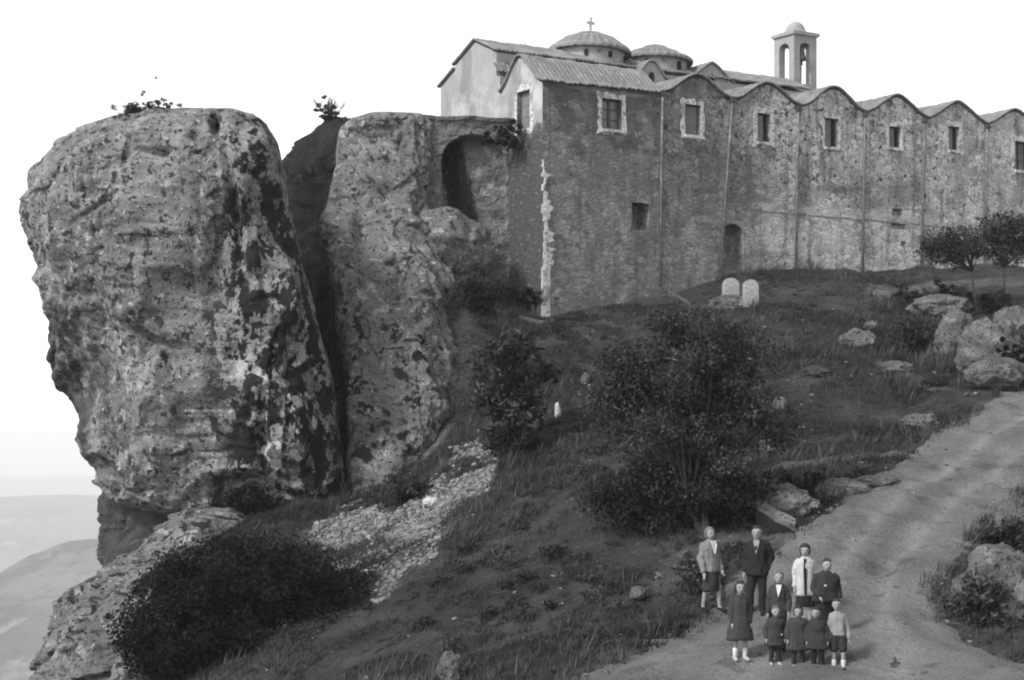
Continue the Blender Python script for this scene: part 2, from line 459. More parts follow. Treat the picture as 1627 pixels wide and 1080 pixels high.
# ------------------------------------------------------------------ the hill: one smooth surface through surveyed points
CP = [  # (column, row, distance) of points on the hillside
    (865, 508, 65.8), (960, 492, 67.2), (1050, 474, 68.6), (1130, 452, 69.7), (1200, 434, 71), (1260, 432, 72.1), (1370, 430, 74), (1480, 428, 76), (1600, 425, 78.5),
    (800, 495, 66.3), (760, 440, 67.2), (700, 425, 66), (650, 430, 65), (1210, 490, 66.5), (1330, 500, 67), (1430, 470, 70), (1600, 455, 70.5), (1500, 452, 73),
    (1300, 560, 60.5), (1450, 610, 57), (1600, 600, 56.5), (1200, 600, 57), (1000, 560, 60.5), (900, 590, 59.5), (880, 650, 56), (790, 560, 61.5), (760, 650, 59.3),
    (1000, 700, 51), (1150, 740, 49), (1300, 700, 51.5), (1400, 700, 51),
    (1627, 610, 56), (1627, 690, 50), (1627, 770, 45.5), (1500, 780, 45.2), (1420, 720, 49.3), (1400, 850, 41.5), (1300, 850, 42), (1500, 900, 39), (1300, 950, 38.3),
    (1400, 980, 36.7), (1500, 1000, 36), (1600, 950, 37), (1200, 973, 38.3), (1140, 968, 39.2), (1200, 1060, 34), (1350, 1065, 34), (1050, 1000, 38), (1600, 1080, 32.5),
    (950, 830, 45), (800, 800, 48.5), (900, 950, 40.5), (800, 1080, 36), (950, 1080, 35), (680, 780, 52), (620, 830, 51), (560, 860, 51), (600, 950, 45.5),
    (650, 1060, 39.5), (500, 1080, 40), (400, 1080, 42), (300, 1080, 44), (400, 900, 50), (300, 920, 51.5), (560, 795, 57.5), (450, 815, 56.5), (350, 840, 55.5),
    (572, 796, 58.2), (612, 772, 58.6), (655, 738, 59.2), (705, 692, 60), (748, 640, 61),
]
pts = [tuple(P(*c)) for c in CP]
pts += [(-10.6, 53, -5.6), (-11.8, 52, -8), (-13.5, 52, -9.5), (-17, 52, -14), (-17, 65, -13), (-13, 43, -10), (-11, 33, -9), (-23, 60, -22), (-16, 80, -8), (-10, 76, 0), (-4, 85, 4.5), (-12, 62, -5), (-14.5, 60, -9),
        (0, 0, -1.75), (0, 6, -2.2), (-4, 15, -4.0), (4, 15, -3.3), (9, 15, -3), (0, 24, -4.4), (6, 25, -4.0), (-6, 25, -5.6), (10, 30, -3.8), (16, 42, -2.2), (24, 60, 3.2),
        (32, 72, 5.5), (-8, 0, -5), (10, 0, -1.8), (20, 20, -1.2), (10, 85, 6.8), (25, 95, 6.9), (0, 80, 5.4), (0, 95, 4), (35, 90, 6.5), (-20, 20, -16), (0, -10, -2), (38, 45, 3)]
pts = np.array(pts)
cxy, ch = pts[:, :2], pts[:, 2]
def _tps(d2): return 0.5 * d2 * np.log(d2 + 1e-9)
K = _tps(((cxy[:, None] - cxy[None]) ** 2).sum(2)) + np.eye(len(cxy)) * 2.0
A = np.zeros((len(cxy) + 3,) * 2)
A[:len(cxy), :len(cxy)] = K
Q = np.c_[np.ones(len(cxy)), cxy]
A[:len(cxy), len(cxy):] = Q; A[len(cxy):, :len(cxy)] = Q.T
WTS = np.linalg.solve(A, np.r_[ch, 0, 0, 0])
def hill(x, y, rough=True):
    x = np.atleast_1d(np.asarray(x, float)); y = np.atleast_1d(np.asarray(y, float))
    qx = np.clip(x, -24, 40); qy = np.clip(y, -12, 98)
    q = np.stack([qx, qy], 1)
    out = np.empty(len(q))
    for i in range(0, len(q), 20000):
        b = q[i:i + 20000]
        out[i:i + 20000] = _tps(((b[:, None] - cxy[None]) ** 2).sum(2)) @ WTS[:-3] + WTS[-3] + b @ WTS[-2:]
    d = np.hypot(x - qx, y - qy)
    out -= 0.55 * d + 0.012 * d * d
    if rough:
        p3 = np.stack([x, y, np.zeros_like(x)], 1)
        out += 0.22 * fbm(p3, 0.45, 3, 5) + 0.10 * fbm(p3, 1.1, 2, 15) + 0.05 * fbm(p3, 2.2, 1, 19)
    return out

def hit(px, py, near=22.0, far=110.0):
    Z = np.arange(near, far, 0.05)
    x = (px - CX) * Z / FPX; z = (HOR - py) * Z / FPX
    h = hill(x, Z)
    i = np.argmax(z <= h)
    return Vector((x[i], Z[i], h[i]))

def in_poly(x, y, poly):
    poly = np.asarray(poly, float); n = len(poly)
    ins = np.zeros(len(x), bool)
    j = n - 1
    for i in range(n):
        xi, yi = poly[i]; xj, yj = poly[j]
        c = ((yi > y) != (yj > y)) & (x < (xj - xi) * (y - yi) / (yj - yi + 1e-12) + xi)
        ins ^= c
        j = i
    return ins

def near_line(x, y, line):
    d = np.full(len(x), 1e9)
    line = np.asarray(line, float)
    for a, b in zip(line, line[1:]):
        ab = b - a
        t = np.clip(((x - a[0]) * ab[0] + (y - a[1]) * ab[1]) / (ab @ ab), 0, 1)
        d = np.minimum(d, np.hypot(x - a[0] - t * ab[0], y - a[1] - t * ab[1]))
    return d

# road edges, as places on the hillside
RL = [hit(*p) for p in ((905, 1079), (1000, 1040), (1060, 1005), (1120, 965), (1175, 915), (1250, 862), (1330, 800), (1420, 730), (1520, 665), (1640, 602), (1760, 552))]
RR = [hit(*p) for p in ((1760, 1085), (1660, 1058), (1570, 1030), (1505, 990), (1490, 935), (1530, 885), (1578, 845), (1622, 805), (1665, 768), (1730, 725), (1840, 660))]
near_p = [(Vector((-1.5, 27, 0)), Vector((11.5, 29, 0))), (Vector((0, 18, 0)), Vector((11, 18, 0)))]
RL = [p[0] for p in near_p[::-1]] + RL
RR = [p[1] for p in near_p[::-1]] + RR
road_poly = [(p.x, p.y) for p in RL] + [(p.x, p.y) for p in RR[::-1]]
SCREE = [(530, 872), (500, 845), (560, 800), (640, 806), (690, 775), (735, 705), (770, 700), (788, 760), (775, 790), (740, 820), (700, 850), (680, 890), (640, 905), (610, 955), (590, 960), (570, 920)]
scree_poly = [tuple(hit(*p).xy) for p in SCREE]
scree_poly = [tuple((np.array(a) * (1 - t) + np.array(b) * t) + 0.25 * np.array([math.sin(31 * i + 17 * t), math.cos(47 * i + 23 * t)])) for i, (a, b) in enumerate(zip(scree_poly, scree_poly[1:] + scree_poly[:1])) for t in (0, 0.33, 0.66)]
PATHS_AND_LIT_STRIP = [  # pale trodden strips, bare soil and one painted strip of lit grass: (points, half width, brightness)
    ([hit(*p).xy for p in ((500, 850), (560, 800), (640, 765), (700, 690))], 0.28, 3.0),
    ([hit(*p).xy for p in ((1400, 462), (1500, 456), (1640, 450))], 0.9, 2.6),
    ([hit(*p).xy for p in ((1400, 580), (1450, 600), (1490, 616))], 0.35, 2.2),
    ([hit(*p).xy for p in ((1240, 745), (1300, 735), (1380, 728), (1440, 725))], 0.35, 2.3),
    ([hit(*p).xy for p in ((1320, 770), (1370, 765), (1420, 760))], 0.5, 2.0),
    ([hit(*p).xy for p in ((1130, 862), (1180, 858), (1260, 856))], 0.3, 2.4),  # sunlit grass behind the men, its light put into the ground tone
    ([hit(*p).xy for p in ((780, 490), (830, 505), (860, 512))], 0.3, 3.6),
    ([hit(*p).xy for p in ((1060, 930), (1080, 900), (1100, 880))], 0.5, 1.8),
]
def axis_steps(a, b, core0, core1, fine, coarse):
    lo = np.arange(a, core0, coarse); mid = np.arange(core0, core1, fine); hi = np.arange(core1, b + coarse, coarse)
    return np.r_[lo, mid, hi]
gx = axis_steps(-130, 150, -20, 26, 0.28, 4.0)
gy = axis_steps(-120, 210, 24, 84, 0.28, 4.0)
GX, GY = np.meshgrid(gx, gy)
fx, fy = GX.ravel(), GY.ravel()
fz = hill(fx, fy)
ii = np.arange(len(fx)).reshape(GX.shape)
F = np.stack([ii[:-1, :-1], ii[:-1, 1:], ii[1:, 1:], ii[1:, :-1]], -1).reshape(-1, 4)
p3 = np.stack([fx, fy, np.zeros_like(fx)], 1)
sh = 1.05 + 0.45 * fbm(p3, 0.25, 3, 40) + 0.55 * fbm(p3 * np.array([0.55, 1.3, 1]), 0.9, 3, 44) + 0.25 * np.clip((fy - 45) / 20, 0, 1)
for line, w, v in PATHS_AND_LIT_STRIP:
    d = near_line(fx, fy, line) + 0.35 * w * fbm(p3, 1.6, 3, 60)
    sh = np.where(d < w * 1.5, sh + (v - sh) * np.clip((1.5 * w - d) / (0.7 * w), 0, 1), sh)
sc = in_poly(fx, fy, scree_poly)
sn_ = fbm(p3, 0.8, 3, 77)
sh = np.where(sc, np.clip(2.2 + 3.0 * sn_ + 1.0 * fbm(p3, 1.5, 3, 71), 0.9, 3.6), sh)
dr = np.minimum(near_line(fx, fy, [p.xy for p in RL]), near_line(fx, fy, [p.xy for p in RR]))
inr = in_poly(fx, fy, road_poly)
e = np.clip(1 - (dr + 0.5 * fbm(p3, 0.9, 3, 81)) / 0.9, 0, 1)
right_ = np.clip((fx - 8.0 - 0.13 * (fy - 34)) / 2.5, 0, 1) * np.clip((50 - fy) / 4, 0, 1)
sh = sh + 1.1 * right_ * np.clip(0.6 + 1.2 * fbm(p3, 0.6, 3, 46), 0, 1.2)
sh = np.where(inr, 2.3, sh + (1.9 - sh) * e * (sh < 1.9))
ground = link_mesh('ground', np_mesh('ground', np.stack([fx, fy, fz], 1), F, sh), M['ground'], None, True)
tag(ground, kind='structure')

# road: a sheet that sinks into the ground along both edges
NU = 44
L3 = np.array([tuple(p) for p in RL]); R3 = np.array([tuple(p) for p in RR])
def resample(a, n):
    d = np.r_[0, np.cumsum(np.linalg.norm(np.diff(a[:, :2], axis=0), axis=1))]
    t = np.linspace(0, d[-1], n)
    return np.stack([np.interp(t, d, a[:, k]) for k in range(2)], 1)
NV = 260
lo_, hi_ = resample(L3, NV), resample(R3, NV)
u = np.linspace(-0.04, 1.04, NU)
RX = lo_[:, None, :] + (hi_ - lo_)[:, None, :] * u[None, :, None]
rx, ry = RX[..., 0].ravel(), RX[..., 1].ravel()
uu = np.broadcast_to(u[None], (NV, NU)).ravel()
rp = np.stack([rx, ry, 0 * rx], 1)
edge = np.minimum(uu, 1 - uu) + 0.05 * fbm(rp, 0.8, 4, 31) + 0.05 * fbm(rp, 3.0, 2, 36) + 0.06 * fbm(rp, 0.25, 2, 38)
rz = hill(rx, ry) + np.clip(edge * 1.6 - 0.05, -0.16, 0.07)
for c, w, a in ((0.36, 0.035, -0.07), (0.66, 0.035, -0.07), (0.51, 0.06, 0.05)):
    rz = rz + a * np.exp(-((uu + 0.03 * fbm(rp, 0.2, 2, 92) - c) / w) ** 2) * (0.6 + 0.6 * fbm(rp, 0.5, 2, 95))
rz = rz + 0.022 * fbm(rp, 2.2, 2, 97)
rsh = 0.9 + 0.12 * fbm(rp, 0.3, 3, 91) + 0.16 * fbm(rp, 1.5, 2, 98)
for c, w, a in ((0.36, 0.05, 0.36), (0.66, 0.05, 0.30), (0.51, 0.05, -0.12)):     # worn wheel tracks
    rsh += a * np.exp(-((uu + 0.03 * fbm(rp, 0.2, 2, 92) - c) / w) ** 2)
ii = np.arange(NV * NU).reshape(NV, NU)
F = np.stack([ii[:-1, :-1], ii[:-1, 1:], ii[1:, 1:], ii[1:, :-1]], -1).reshape(-1, 4)
road = link_mesh('road', np_mesh('road', np.stack([rx, ry, rz], 1), F, rsh), M['road'], None, True)
tag(road, kind='structure')

# valley far below, with low hills, out to the horizon
vx = np.r_[-np.geomspace(200, 21000, 70)[::-1], np.linspace(-180, 180, 13), np.geomspace(200, 21000, 70)]
vy = np.r_[-np.geomspace(200, 4000, 20)[::-1], np.linspace(-180, 180, 7), np.geomspace(200, 26000, 140)]
VX, VY = np.meshgrid(vx, vy)
x, y = VX.ravel(), VY.ravel()
pp = np.stack([x, y, 0 * x], 1)
vz = -310 + 60 * fbm(pp, 1 / 2000, 4, 200) + 70 * fbm(pp, 1 / 6000, 2, 220) * np.clip(np.hypot(x, y) / 7000, 0, 1)
vz = np.minimum(vz, -140)
ii = np.arange(len(x)).reshape(VX.shape)
F = np.stack([ii[:-1, :-1], ii[:-1, 1:], ii[1:, 1:], ii[1:, :-1]], -1).reshape(-1, 4)
tag(link_mesh('valley', np_mesh('valley', np.stack([x, y, vz], 1), F), M['valley'], None, True), kind='structure')
def ridge(name, cx, cy, lx, ly, top, seed):
    n = 90
    u_, v_ = np.meshgrid(np.linspace(-1, 1, n), np.linspace(-1, 1, n))
    x, y = cx + u_.ravel() * lx, cy + v_.ravel() * ly
    pp = np.stack([x, y, 0 * x], 1)
    fall = np.clip(1 - np.abs(u_.ravel()) ** 2, 0, 1) * np.cos(0.5 * PI * np.clip(np.abs(v_.ravel()), 0, 1)) ** 2
    z = -370 + (top + 370) * fall * (1 + 0.30 * fbm(pp, 4 / lx, 4, seed))
    ii = np.arange(n * n).reshape(n, n)
    F = np.stack([ii[:-1, :-1], ii[:-1, 1:], ii[1:, 1:], ii[1:, :-1]], -1).reshape(-1, 4)
    tag(link_mesh(name, np_mesh(name, np.stack([x, y, np.minimum(z, 8)], 1), F), M['valley'], None, True), kind='structure')
ridge('hills', 0, 2200, 1050, 750, -78, 301)
ridge('hills', 0, 5600, 5200, 1500, -175, 305)
ridge('hills', -1700, 12000, 8000, 2600, -215, 309)

# air: everything inside, sky outside
bm = bmesh.new(); add_box(bm, -21500, 21500, -4300, 26500, -480, 21)
hz = bpy.data.materials.new('haze_air'); hz.use_nodes = True
hn = hz.node_tree; hn.nodes.remove(hn.nodes['Principled BSDF'])
pv = hn.nodes.new('ShaderNodeVolumePrincipled')
pv.inputs['Color'].default_value = (1, 1, 1, 1); pv.inputs['Density'].default_value = 0.0002
hn.links.new(pv.outputs[0], hn.nodes['Material Output'].inputs['Volume'])
tag(bm_obj('haze', bm, hz), kind='stuff')

# ------------------------------------------------------------------ rock masses
def slice_rock(name, levels, mat, label, cat, nz=230, na=300, pexp=2.7, seed=0, amp=0.45, top_flat=False, group=None, carve=(), crk=0.05, lump=0.55, bias=0.0, crag=0.25, pr=None, pl=None, calm=0, shear=0.0):
    """levels: (row, left column, right column, distance of the middle, half depth); horizontal slices, top to bottom"""
    lv = np.array(levels, float)
    t = np.linspace(0, 1, len(lv))
    tt = np.interp(np.linspace(lv[0, 0], lv[-1, 0], nz), lv[:, 0], t)
    def smooth_interp(c):
        v = np.interp(tt, t, lv[:, c])
        return np.convolve(np.pad(v, 2, mode='edge'), np.ones(5) / 5, 'valid')
    yy = np.linspace(lv[0, 0], lv[-1, 0], nz)
    xl, xr, zc, dd = (smooth_interp(c) for c in (1, 2, 3, 4))
    X0 = (xl - CX) * zc / FPX; X1 = (xr - CX) * zc / FPX; H = (HOR - yy) * zc / FPX
    a = np.linspace(0, 2 * PI, na, endpoint=False)
    ca, sa = np.cos(a), np.sin(a)
    pe = np.where(ca > 0, pr or pexp, pl or pexp)
    ex = np.sign(ca) * np.abs(ca) ** (2 / pe); ey = np.sign(sa) * np.abs(sa) ** (2 / pe)
    cxm, hw = (X0 + X1) / 2, (X1 - X0) / 2
    V = np.stack([cxm[:, None] + hw[:, None] * ex[None], zc[:, None] + dd[:, None] * ey[None], np.broadcast_to(H[:, None], (nz, na))], -1).reshape(-1, 3)
    V[:, 0] += shear * (V[:, 1] - np.repeat(zc, na)) * np.tile(np.clip(ex, 0, 1), nz)
    # outward normals, horizontal part
    Nn = np.stack([(hw[:, None] * 0 + ex[None]) / np.maximum(hw[:, None], 0.3), ey[None] / np.maximum(dd[:, None], 0.3)], -1).reshape(-1, 2)
    Nn /= np.linalg.norm(Nn, axis=1)[:, None] + 1e-9
    big = fbm(V * np.array([1, 1, 0.6]), 0.28, 3, seed)
    rg = fbm(V * np.array([1, 1, 0.5]), 0.55, 3, seed + 20, ridged=True)
    sm = fbm(V * np.array([1, 1, 0.6]), 1.6, 4, seed + 40)
    d1, d2 = cells(V + 0.4 * np.stack([fbm(V, 0.8, 2, seed + k) for k in (61, 62, 63)], 1), 0.9, seed + 70)
    crack = np.clip((d2 - d1) / 0.10, 0, 1) - 1
    l1, l2 = cells(V * np.array([1, 1, 0.75]) + 0.6 * np.stack([fbm(V, 0.5, 2, seed + k) for k in (161, 162, 163)], 1), 0.5, seed + 170)
    l3, l4 = cells(V, 1.7, seed + 180)
    disp = lump * (0.45 - l1) + 0.12 * (0.45 - l3) + amp * big + 0.35 * amp * rg + 0.35 * amp * sm + crk * crack + crk * (0.5 - d1)
    disp += crag * (fbm(V * np.array([1, 1, 0.42]), 0.95, 4, seed + 201, ridged=True) + 0.5 * np.round(1.6 * fbm(V * np.array([1, 1, 0.5]), 0.65, 2, seed + 211)) + 0.25 * fbm(V, 4.0, 2, seed + 221))
    disp -= disp.mean() - bias
    if calm: disp *= np.tile(1 - 0.75 * np.clip((calm * ex - 0.80) / 0.18, 0, 1), nz)
    disp *= np.repeat(np.clip(hw / 2.0, 0.15, 1), na)
    V[:, :2] += Nn * disp[:, None]
    V[:, 2] += 0.3 * amp * fbm(V, 0.9, 3, seed + 90)
    cxp = V[:, 0] / V[:, 1] * FPX + CX; cyp = HOR - V[:, 2] / V[:, 1] * FPX
    jit = fbm(V, 0.7, 3, seed + 95)
    front = np.clip((np.repeat(zc, na) + 1.0 - V[:, 1]) / 1.0, 0, 1)
    for (px, py, qx, qy, rot, dpt, sharp) in carve:              # hollows and clefts: ellipses on the face, pushed in
        cr_, sr_ = math.cos(R(rot)), math.sin(R(rot))
        ax_ = ((cxp - px) * cr_ + (cyp - py) * sr_) / qx; ay_ = (-(cxp - px) * sr_ + (cyp - py) * cr_) / qy
        e_ = np.hypot(ax_, ay_) + 0.25 * jit
        V[:, 1] += dpt * front * np.clip((1 - e_) / sharp, 0, 1)
    ii = np.arange(nz * na).reshape(nz, na); nx = np.roll(ii, -1, 1)
    F = np.stack([ii[:-1], ii[1:], nx[1:], nx[:-1]], -1).reshape(-1, 4)
    ct = len(V)
    V = np.r_[V, [V[:na].mean(0)], [V[(nz - 1) * na:nz * na].mean(0)]]
    F = np.r_[F, np.stack([ii[0], nx[0], np.full(na, ct), np.full(na, ct)], -1), np.stack([nx[-1], ii[-1], np.full(na, ct + 1), np.full(na, ct + 1)], -1)]
    # caps as triangles repeated corners are not valid quads: build them through bmesh instead
    F = F[:(nz - 1) * na]
    base = Vector(((xl[-1] + xr[-1]) / 2 / FPX * zc[-1] - CX / FPX * zc[-1], zc[-1], H[-1]))
    me = np_mesh(name, V - np.array(base), F)
    bm = bmesh.new(); bm.from_mesh(me)
    bm.verts.ensure_lookup_table()
    for k in range(na):
        bm.faces.new((bm.verts[ct], bm.verts[k], bm.verts[(k + 1) % na]))
        o = (nz - 1) * na
        bm.faces.new((bm.verts[ct + 1], bm.verts[o + (k + 1) % na], bm.verts[o + k]))
    bm.to_mesh(me); bm.free()
    o = link_mesh(name, me, mat, None, True)
    o.location = base
    return tag(o, label, cat, group)

BZ, BD = 62.0, 5.0
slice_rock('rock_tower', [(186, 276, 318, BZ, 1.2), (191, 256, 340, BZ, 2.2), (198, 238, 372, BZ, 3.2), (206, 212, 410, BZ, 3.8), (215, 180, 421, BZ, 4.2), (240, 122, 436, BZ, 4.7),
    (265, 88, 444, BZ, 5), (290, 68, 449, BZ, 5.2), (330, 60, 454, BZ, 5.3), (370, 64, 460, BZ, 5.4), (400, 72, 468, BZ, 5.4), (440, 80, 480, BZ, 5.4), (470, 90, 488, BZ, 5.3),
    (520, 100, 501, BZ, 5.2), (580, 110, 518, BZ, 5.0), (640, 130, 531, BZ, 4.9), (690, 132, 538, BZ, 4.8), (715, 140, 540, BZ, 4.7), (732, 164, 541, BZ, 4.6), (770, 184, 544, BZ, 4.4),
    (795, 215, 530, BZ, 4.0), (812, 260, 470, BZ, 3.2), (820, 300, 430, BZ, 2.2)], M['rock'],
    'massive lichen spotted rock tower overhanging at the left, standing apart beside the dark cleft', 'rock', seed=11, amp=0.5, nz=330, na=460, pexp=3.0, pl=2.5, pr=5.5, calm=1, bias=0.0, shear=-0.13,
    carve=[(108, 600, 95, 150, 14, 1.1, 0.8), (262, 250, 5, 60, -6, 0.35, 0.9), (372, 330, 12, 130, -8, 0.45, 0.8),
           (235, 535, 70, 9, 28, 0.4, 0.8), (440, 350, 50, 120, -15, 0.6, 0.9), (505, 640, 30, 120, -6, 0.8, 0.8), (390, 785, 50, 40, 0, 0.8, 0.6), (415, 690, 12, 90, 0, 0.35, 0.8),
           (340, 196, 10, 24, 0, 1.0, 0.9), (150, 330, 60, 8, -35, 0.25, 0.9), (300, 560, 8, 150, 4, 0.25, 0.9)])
slice_rock('rock_outcrop', [(204, 600, 690, 70, 3.3), (209, 572, 702, 70, 3.5), (218, 552, 705, 70, 3.6), (232, 546, 705, 70, 3.6), (254, 544, 705, 70, 3.7), (290, 542, 700, 69.8, 3.8),
    (340, 532, 700, 69.4, 4.2), (370, 520, 705, 69, 4.5), (400, 523, 705, 68.6, 4.8), (450, 534, 718, 68, 5.2), (500, 544, 735, 67.2, 5.4), (550, 553, 745, 66.5, 5.5), (600, 560, 748, 66, 5.5),
    (650, 564, 742, 65, 5.3), (700, 566, 720, 64.5, 5.2), (750, 568, 675, 64, 5.2), (790, 570, 640, 63.5, 5), (850, 572, 620, 63, 4.6)], M['rock2'],
    'tall grey rock outcrop right of the dark cleft, carrying the walled terrace', 'rock', seed=31, amp=0.36, pexp=4.0, pl=6.5, pr=3.4, calm=-1, nz=270, na=380, bias=0.0, crag=0.32,
    carve=[(575, 365, 16, 40, 0, 0.5, 0.6), (635, 480, 14, 60, 0, 0.4, 0.6), (700, 500, 60, 40, 10, 0.5, 0.9)])
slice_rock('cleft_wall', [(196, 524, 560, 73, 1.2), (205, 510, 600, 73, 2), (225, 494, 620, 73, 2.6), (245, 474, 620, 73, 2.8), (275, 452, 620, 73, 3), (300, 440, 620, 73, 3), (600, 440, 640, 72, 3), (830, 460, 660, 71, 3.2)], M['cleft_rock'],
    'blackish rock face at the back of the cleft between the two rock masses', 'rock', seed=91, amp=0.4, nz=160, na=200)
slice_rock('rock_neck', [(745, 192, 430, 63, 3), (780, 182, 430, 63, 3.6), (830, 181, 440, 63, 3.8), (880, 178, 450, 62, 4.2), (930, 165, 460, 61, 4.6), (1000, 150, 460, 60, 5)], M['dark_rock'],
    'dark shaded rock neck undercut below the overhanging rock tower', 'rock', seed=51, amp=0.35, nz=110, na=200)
slice_rock('rock_ledge', [(806, 300, 365, 57.2, 1), (815, 276, 395, 57.2, 1.6), (840, 246, 425, 57, 2.2), (872, 220, 440, 56.6, 2.8), (888, 178, 440, 56.2, 3.1), (915, 160, 440, 55.6, 3.4),
    (950, 138, 430, 55, 3.8), (1000, 120, 420, 54.5, 4.2), (1050, 102, 400, 54, 4.5), (1085, 86, 390, 53.6, 4.8), (1160, 60, 380, 53, 5.2)], M['rock2'],
    'lumpy grey rock ledge stepping down beside the big dark bush at the bottom left', 'rock', seed=71, amp=0.55, nz=190, na=300, crag=0.5, lump=0.9)

def boulder(name, px, py, w, h, mat, label, seed, sink=0.28, dep=1.0, rz=0.0, boxy=0.0):
    """px,py: foot of the stone on the hillside; w,h in photo pixels"""
    b = hit(px, py)
    k = b.y / FPX
    bm = bmesh.new(); bmesh.ops.create_icosphere(bm, subdivisions=5, radius=1.0)
    V = np.array([v.co[:] for v in bm.verts])
    if boxy:
        V = V / (np.abs(V) ** 4).sum(1)[:, None] ** (0.25 * boxy)
    n = fbm(V + seed, 0.9, 3, seed) * 0.24 + fbm(V, 2.4, 4, seed + 9, ridged=True) * 0.17 + 0.05 * np.round(3 * fbm(V, 1.3, 2, seed + 12))
    d1, d2 = cells(V, 1.7, seed + 3)
    n += 0.22 * (0.5 - d1)
    V *= (1 + n)[:, None]
    H_ = h * k / (1 - sink)
    V = V * np.array([w * k / 2, w * k / 2 * dep, H_ / 2])
    zmin = V[:, 2].min()
    V[:, 2] += -zmin - sink * (V[:, 2].max() - zmin)
    for v, c in zip(bm.verts, V): v.co = c
    o = bm_obj(name, bm, mat, None, True)
    o.location = b + Vector((0, w * k / 2 * dep * 0.4, 0.1)); o.rotation_euler = (0, 0, rz)
    return tag(o, label, 'rock' if 'boulder' in name or 'outcrop' in name else 'stone')

boulder('boulder', 688, 434, 170, 90, M['rock2'], 'rock knob at the foot of the terrace wall, next to the tall outcrop', 463, dep=0.7)
boulder('boulder', 768, 428, 105, 52, M['rock2'], 'smaller rock knob under the arched niche of the terrace', 465, dep=0.7)
boulder('boulder', 1572, 588, 100, 84, M['pale_rock'], 'largest pale boulder on the slope above the road, below the pair of small trees', 402, dep=0.9)
boulder('boulder', 1522, 560, 66, 62, M['pale_rock'], 'mid sized pale boulder leaning against the left of the largest one', 404, dep=0.9)
boulder('boulder', 1500, 500, 95, 26, M['pale_rock'], 'low pale boulder behind and left of the large one, near the small trees', 405, dep=0.8)
boulder('boulder', 1610, 545, 60, 46, M['pale_rock'], 'pale boulder at the right edge, half behind the large one on the slope', 409)
boulder('boulder', 1585, 618, 95, 42, M['pale_rock'], 'broken pale rock just above the road edge, under the largest boulder', 413, dep=0.7)
boulder('boulder', 1365, 556, 54, 26, M['pale_rock'], 'small whitish rock alone on the grass slope below the long wall', 417, dep=0.7)
boulder('stone', 1384, 525, 22, 10, M['pale_rock'], 'little flat whitish stone just above the lone whitish rock', 419, dep=0.7)
boulder('boulder', 1243, 822, 105, 42, M['pale_rock'], 'jagged pale rock between the big leafy tree and the road', 421, dep=0.6, rz=-0.4)
boulder('boulder', 1600, 975, 130, 92, M['pale_rock'], 'broad pale rock at the right edge, on the near side of the road', 425, dep=0.8)
boulder('boulder', 1618, 870, 62, 62, M['pale_rock'], 'upright pale rock at the right edge beyond the broad near one', 429)
boulder('boulder', 1590, 905, 44, 30, M['pale_rock'], 'smaller pale rock between the two large ones by the right edge', 431)
boulder('boulder', 715, 1085, 40, 38, M['pale_rock'], 'rounded pale stone at the bottom edge of the grassy slope', 433)
boulder('stone', 685, 808, 26, 11, M['white_stone'], 'bright white flat stone among the rubble on the slope', 441, dep=0.6)
boulder('stone', 362, 905, 45, 20, M['white_stone'], 'pale stone on top of the ledge, beside the big dark bush', 445, dep=0.6)
boulder('stone', 886, 664, 9, 18, M['white_stone'], 'tiny upright white stone on the slope right of the small dark tree', 449)
boulder('stone', 1015, 955, 26, 14, M['pale_rock'], 'pale stone in the grass left of the standing group', 453)
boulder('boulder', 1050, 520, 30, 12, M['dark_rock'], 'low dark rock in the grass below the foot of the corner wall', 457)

boulder('boulder', 1340, 790, 90, 22, M['pale_rock'], 'low pale ledge of rock at the road edge, beyond the leaning slab', 471, dep=0.5, sink=0.4)
boulder('boulder', 1395, 776, 70, 14, M['pale_rock'], 'flat pale ledge beside the road, uphill from the other low ledge', 473, dep=0.5, sink=0.45)
boulder('boulder', 1460, 680, 60, 16, M['pale_rock'], 'half buried stone on the slope left of the upper road', 475, dep=0.6, sink=0.45)
boulder('boulder', 1425, 592, 46, 12, M['pale_rock'], 'half buried stone by the short bare path under the dark spreading shrub', 477, dep=0.6, sink=0.45)
boulder('stone', 1220, 722, 26, 16, M['pale_rock'], 'pale stone at the right edge of the big leafy tree', 479, sink=0.35)
boulder('stone', 1240, 655, 22, 18, M['pale_rock'], 'upper pale stone right of the big leafy tree', 481, sink=0.35)
boulder('stone', 930, 612, 16, 12, M['pale_rock'], 'small pale stone between the small dark tree and the big leafy tree', 483, sink=0.35)
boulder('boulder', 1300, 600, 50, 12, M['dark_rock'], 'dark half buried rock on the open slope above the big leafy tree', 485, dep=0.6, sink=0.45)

# rubble: loose pale stones, past counting
def rubble(n, poly, smin, smax, name):
    xs = np.array(poly); lo = xs.min(0); hi = xs.max(0)
    p = RNG.uniform(lo, hi, (n * 5, 2)); p = p[in_poly(p[:, 0], p[:, 1], poly)]; p = p[fbm(np.c_[p, 0 * p[:, 0]], 0.8, 3, 77) + RNG.normal(0, 0.22, len(p)) > -0.12][:n]
    return p, smin + (smax - smin) * RNG.random(len(p)) ** 5
pa, sa_ = rubble(14000, scree_poly, 0.012, 0.085, 'a')
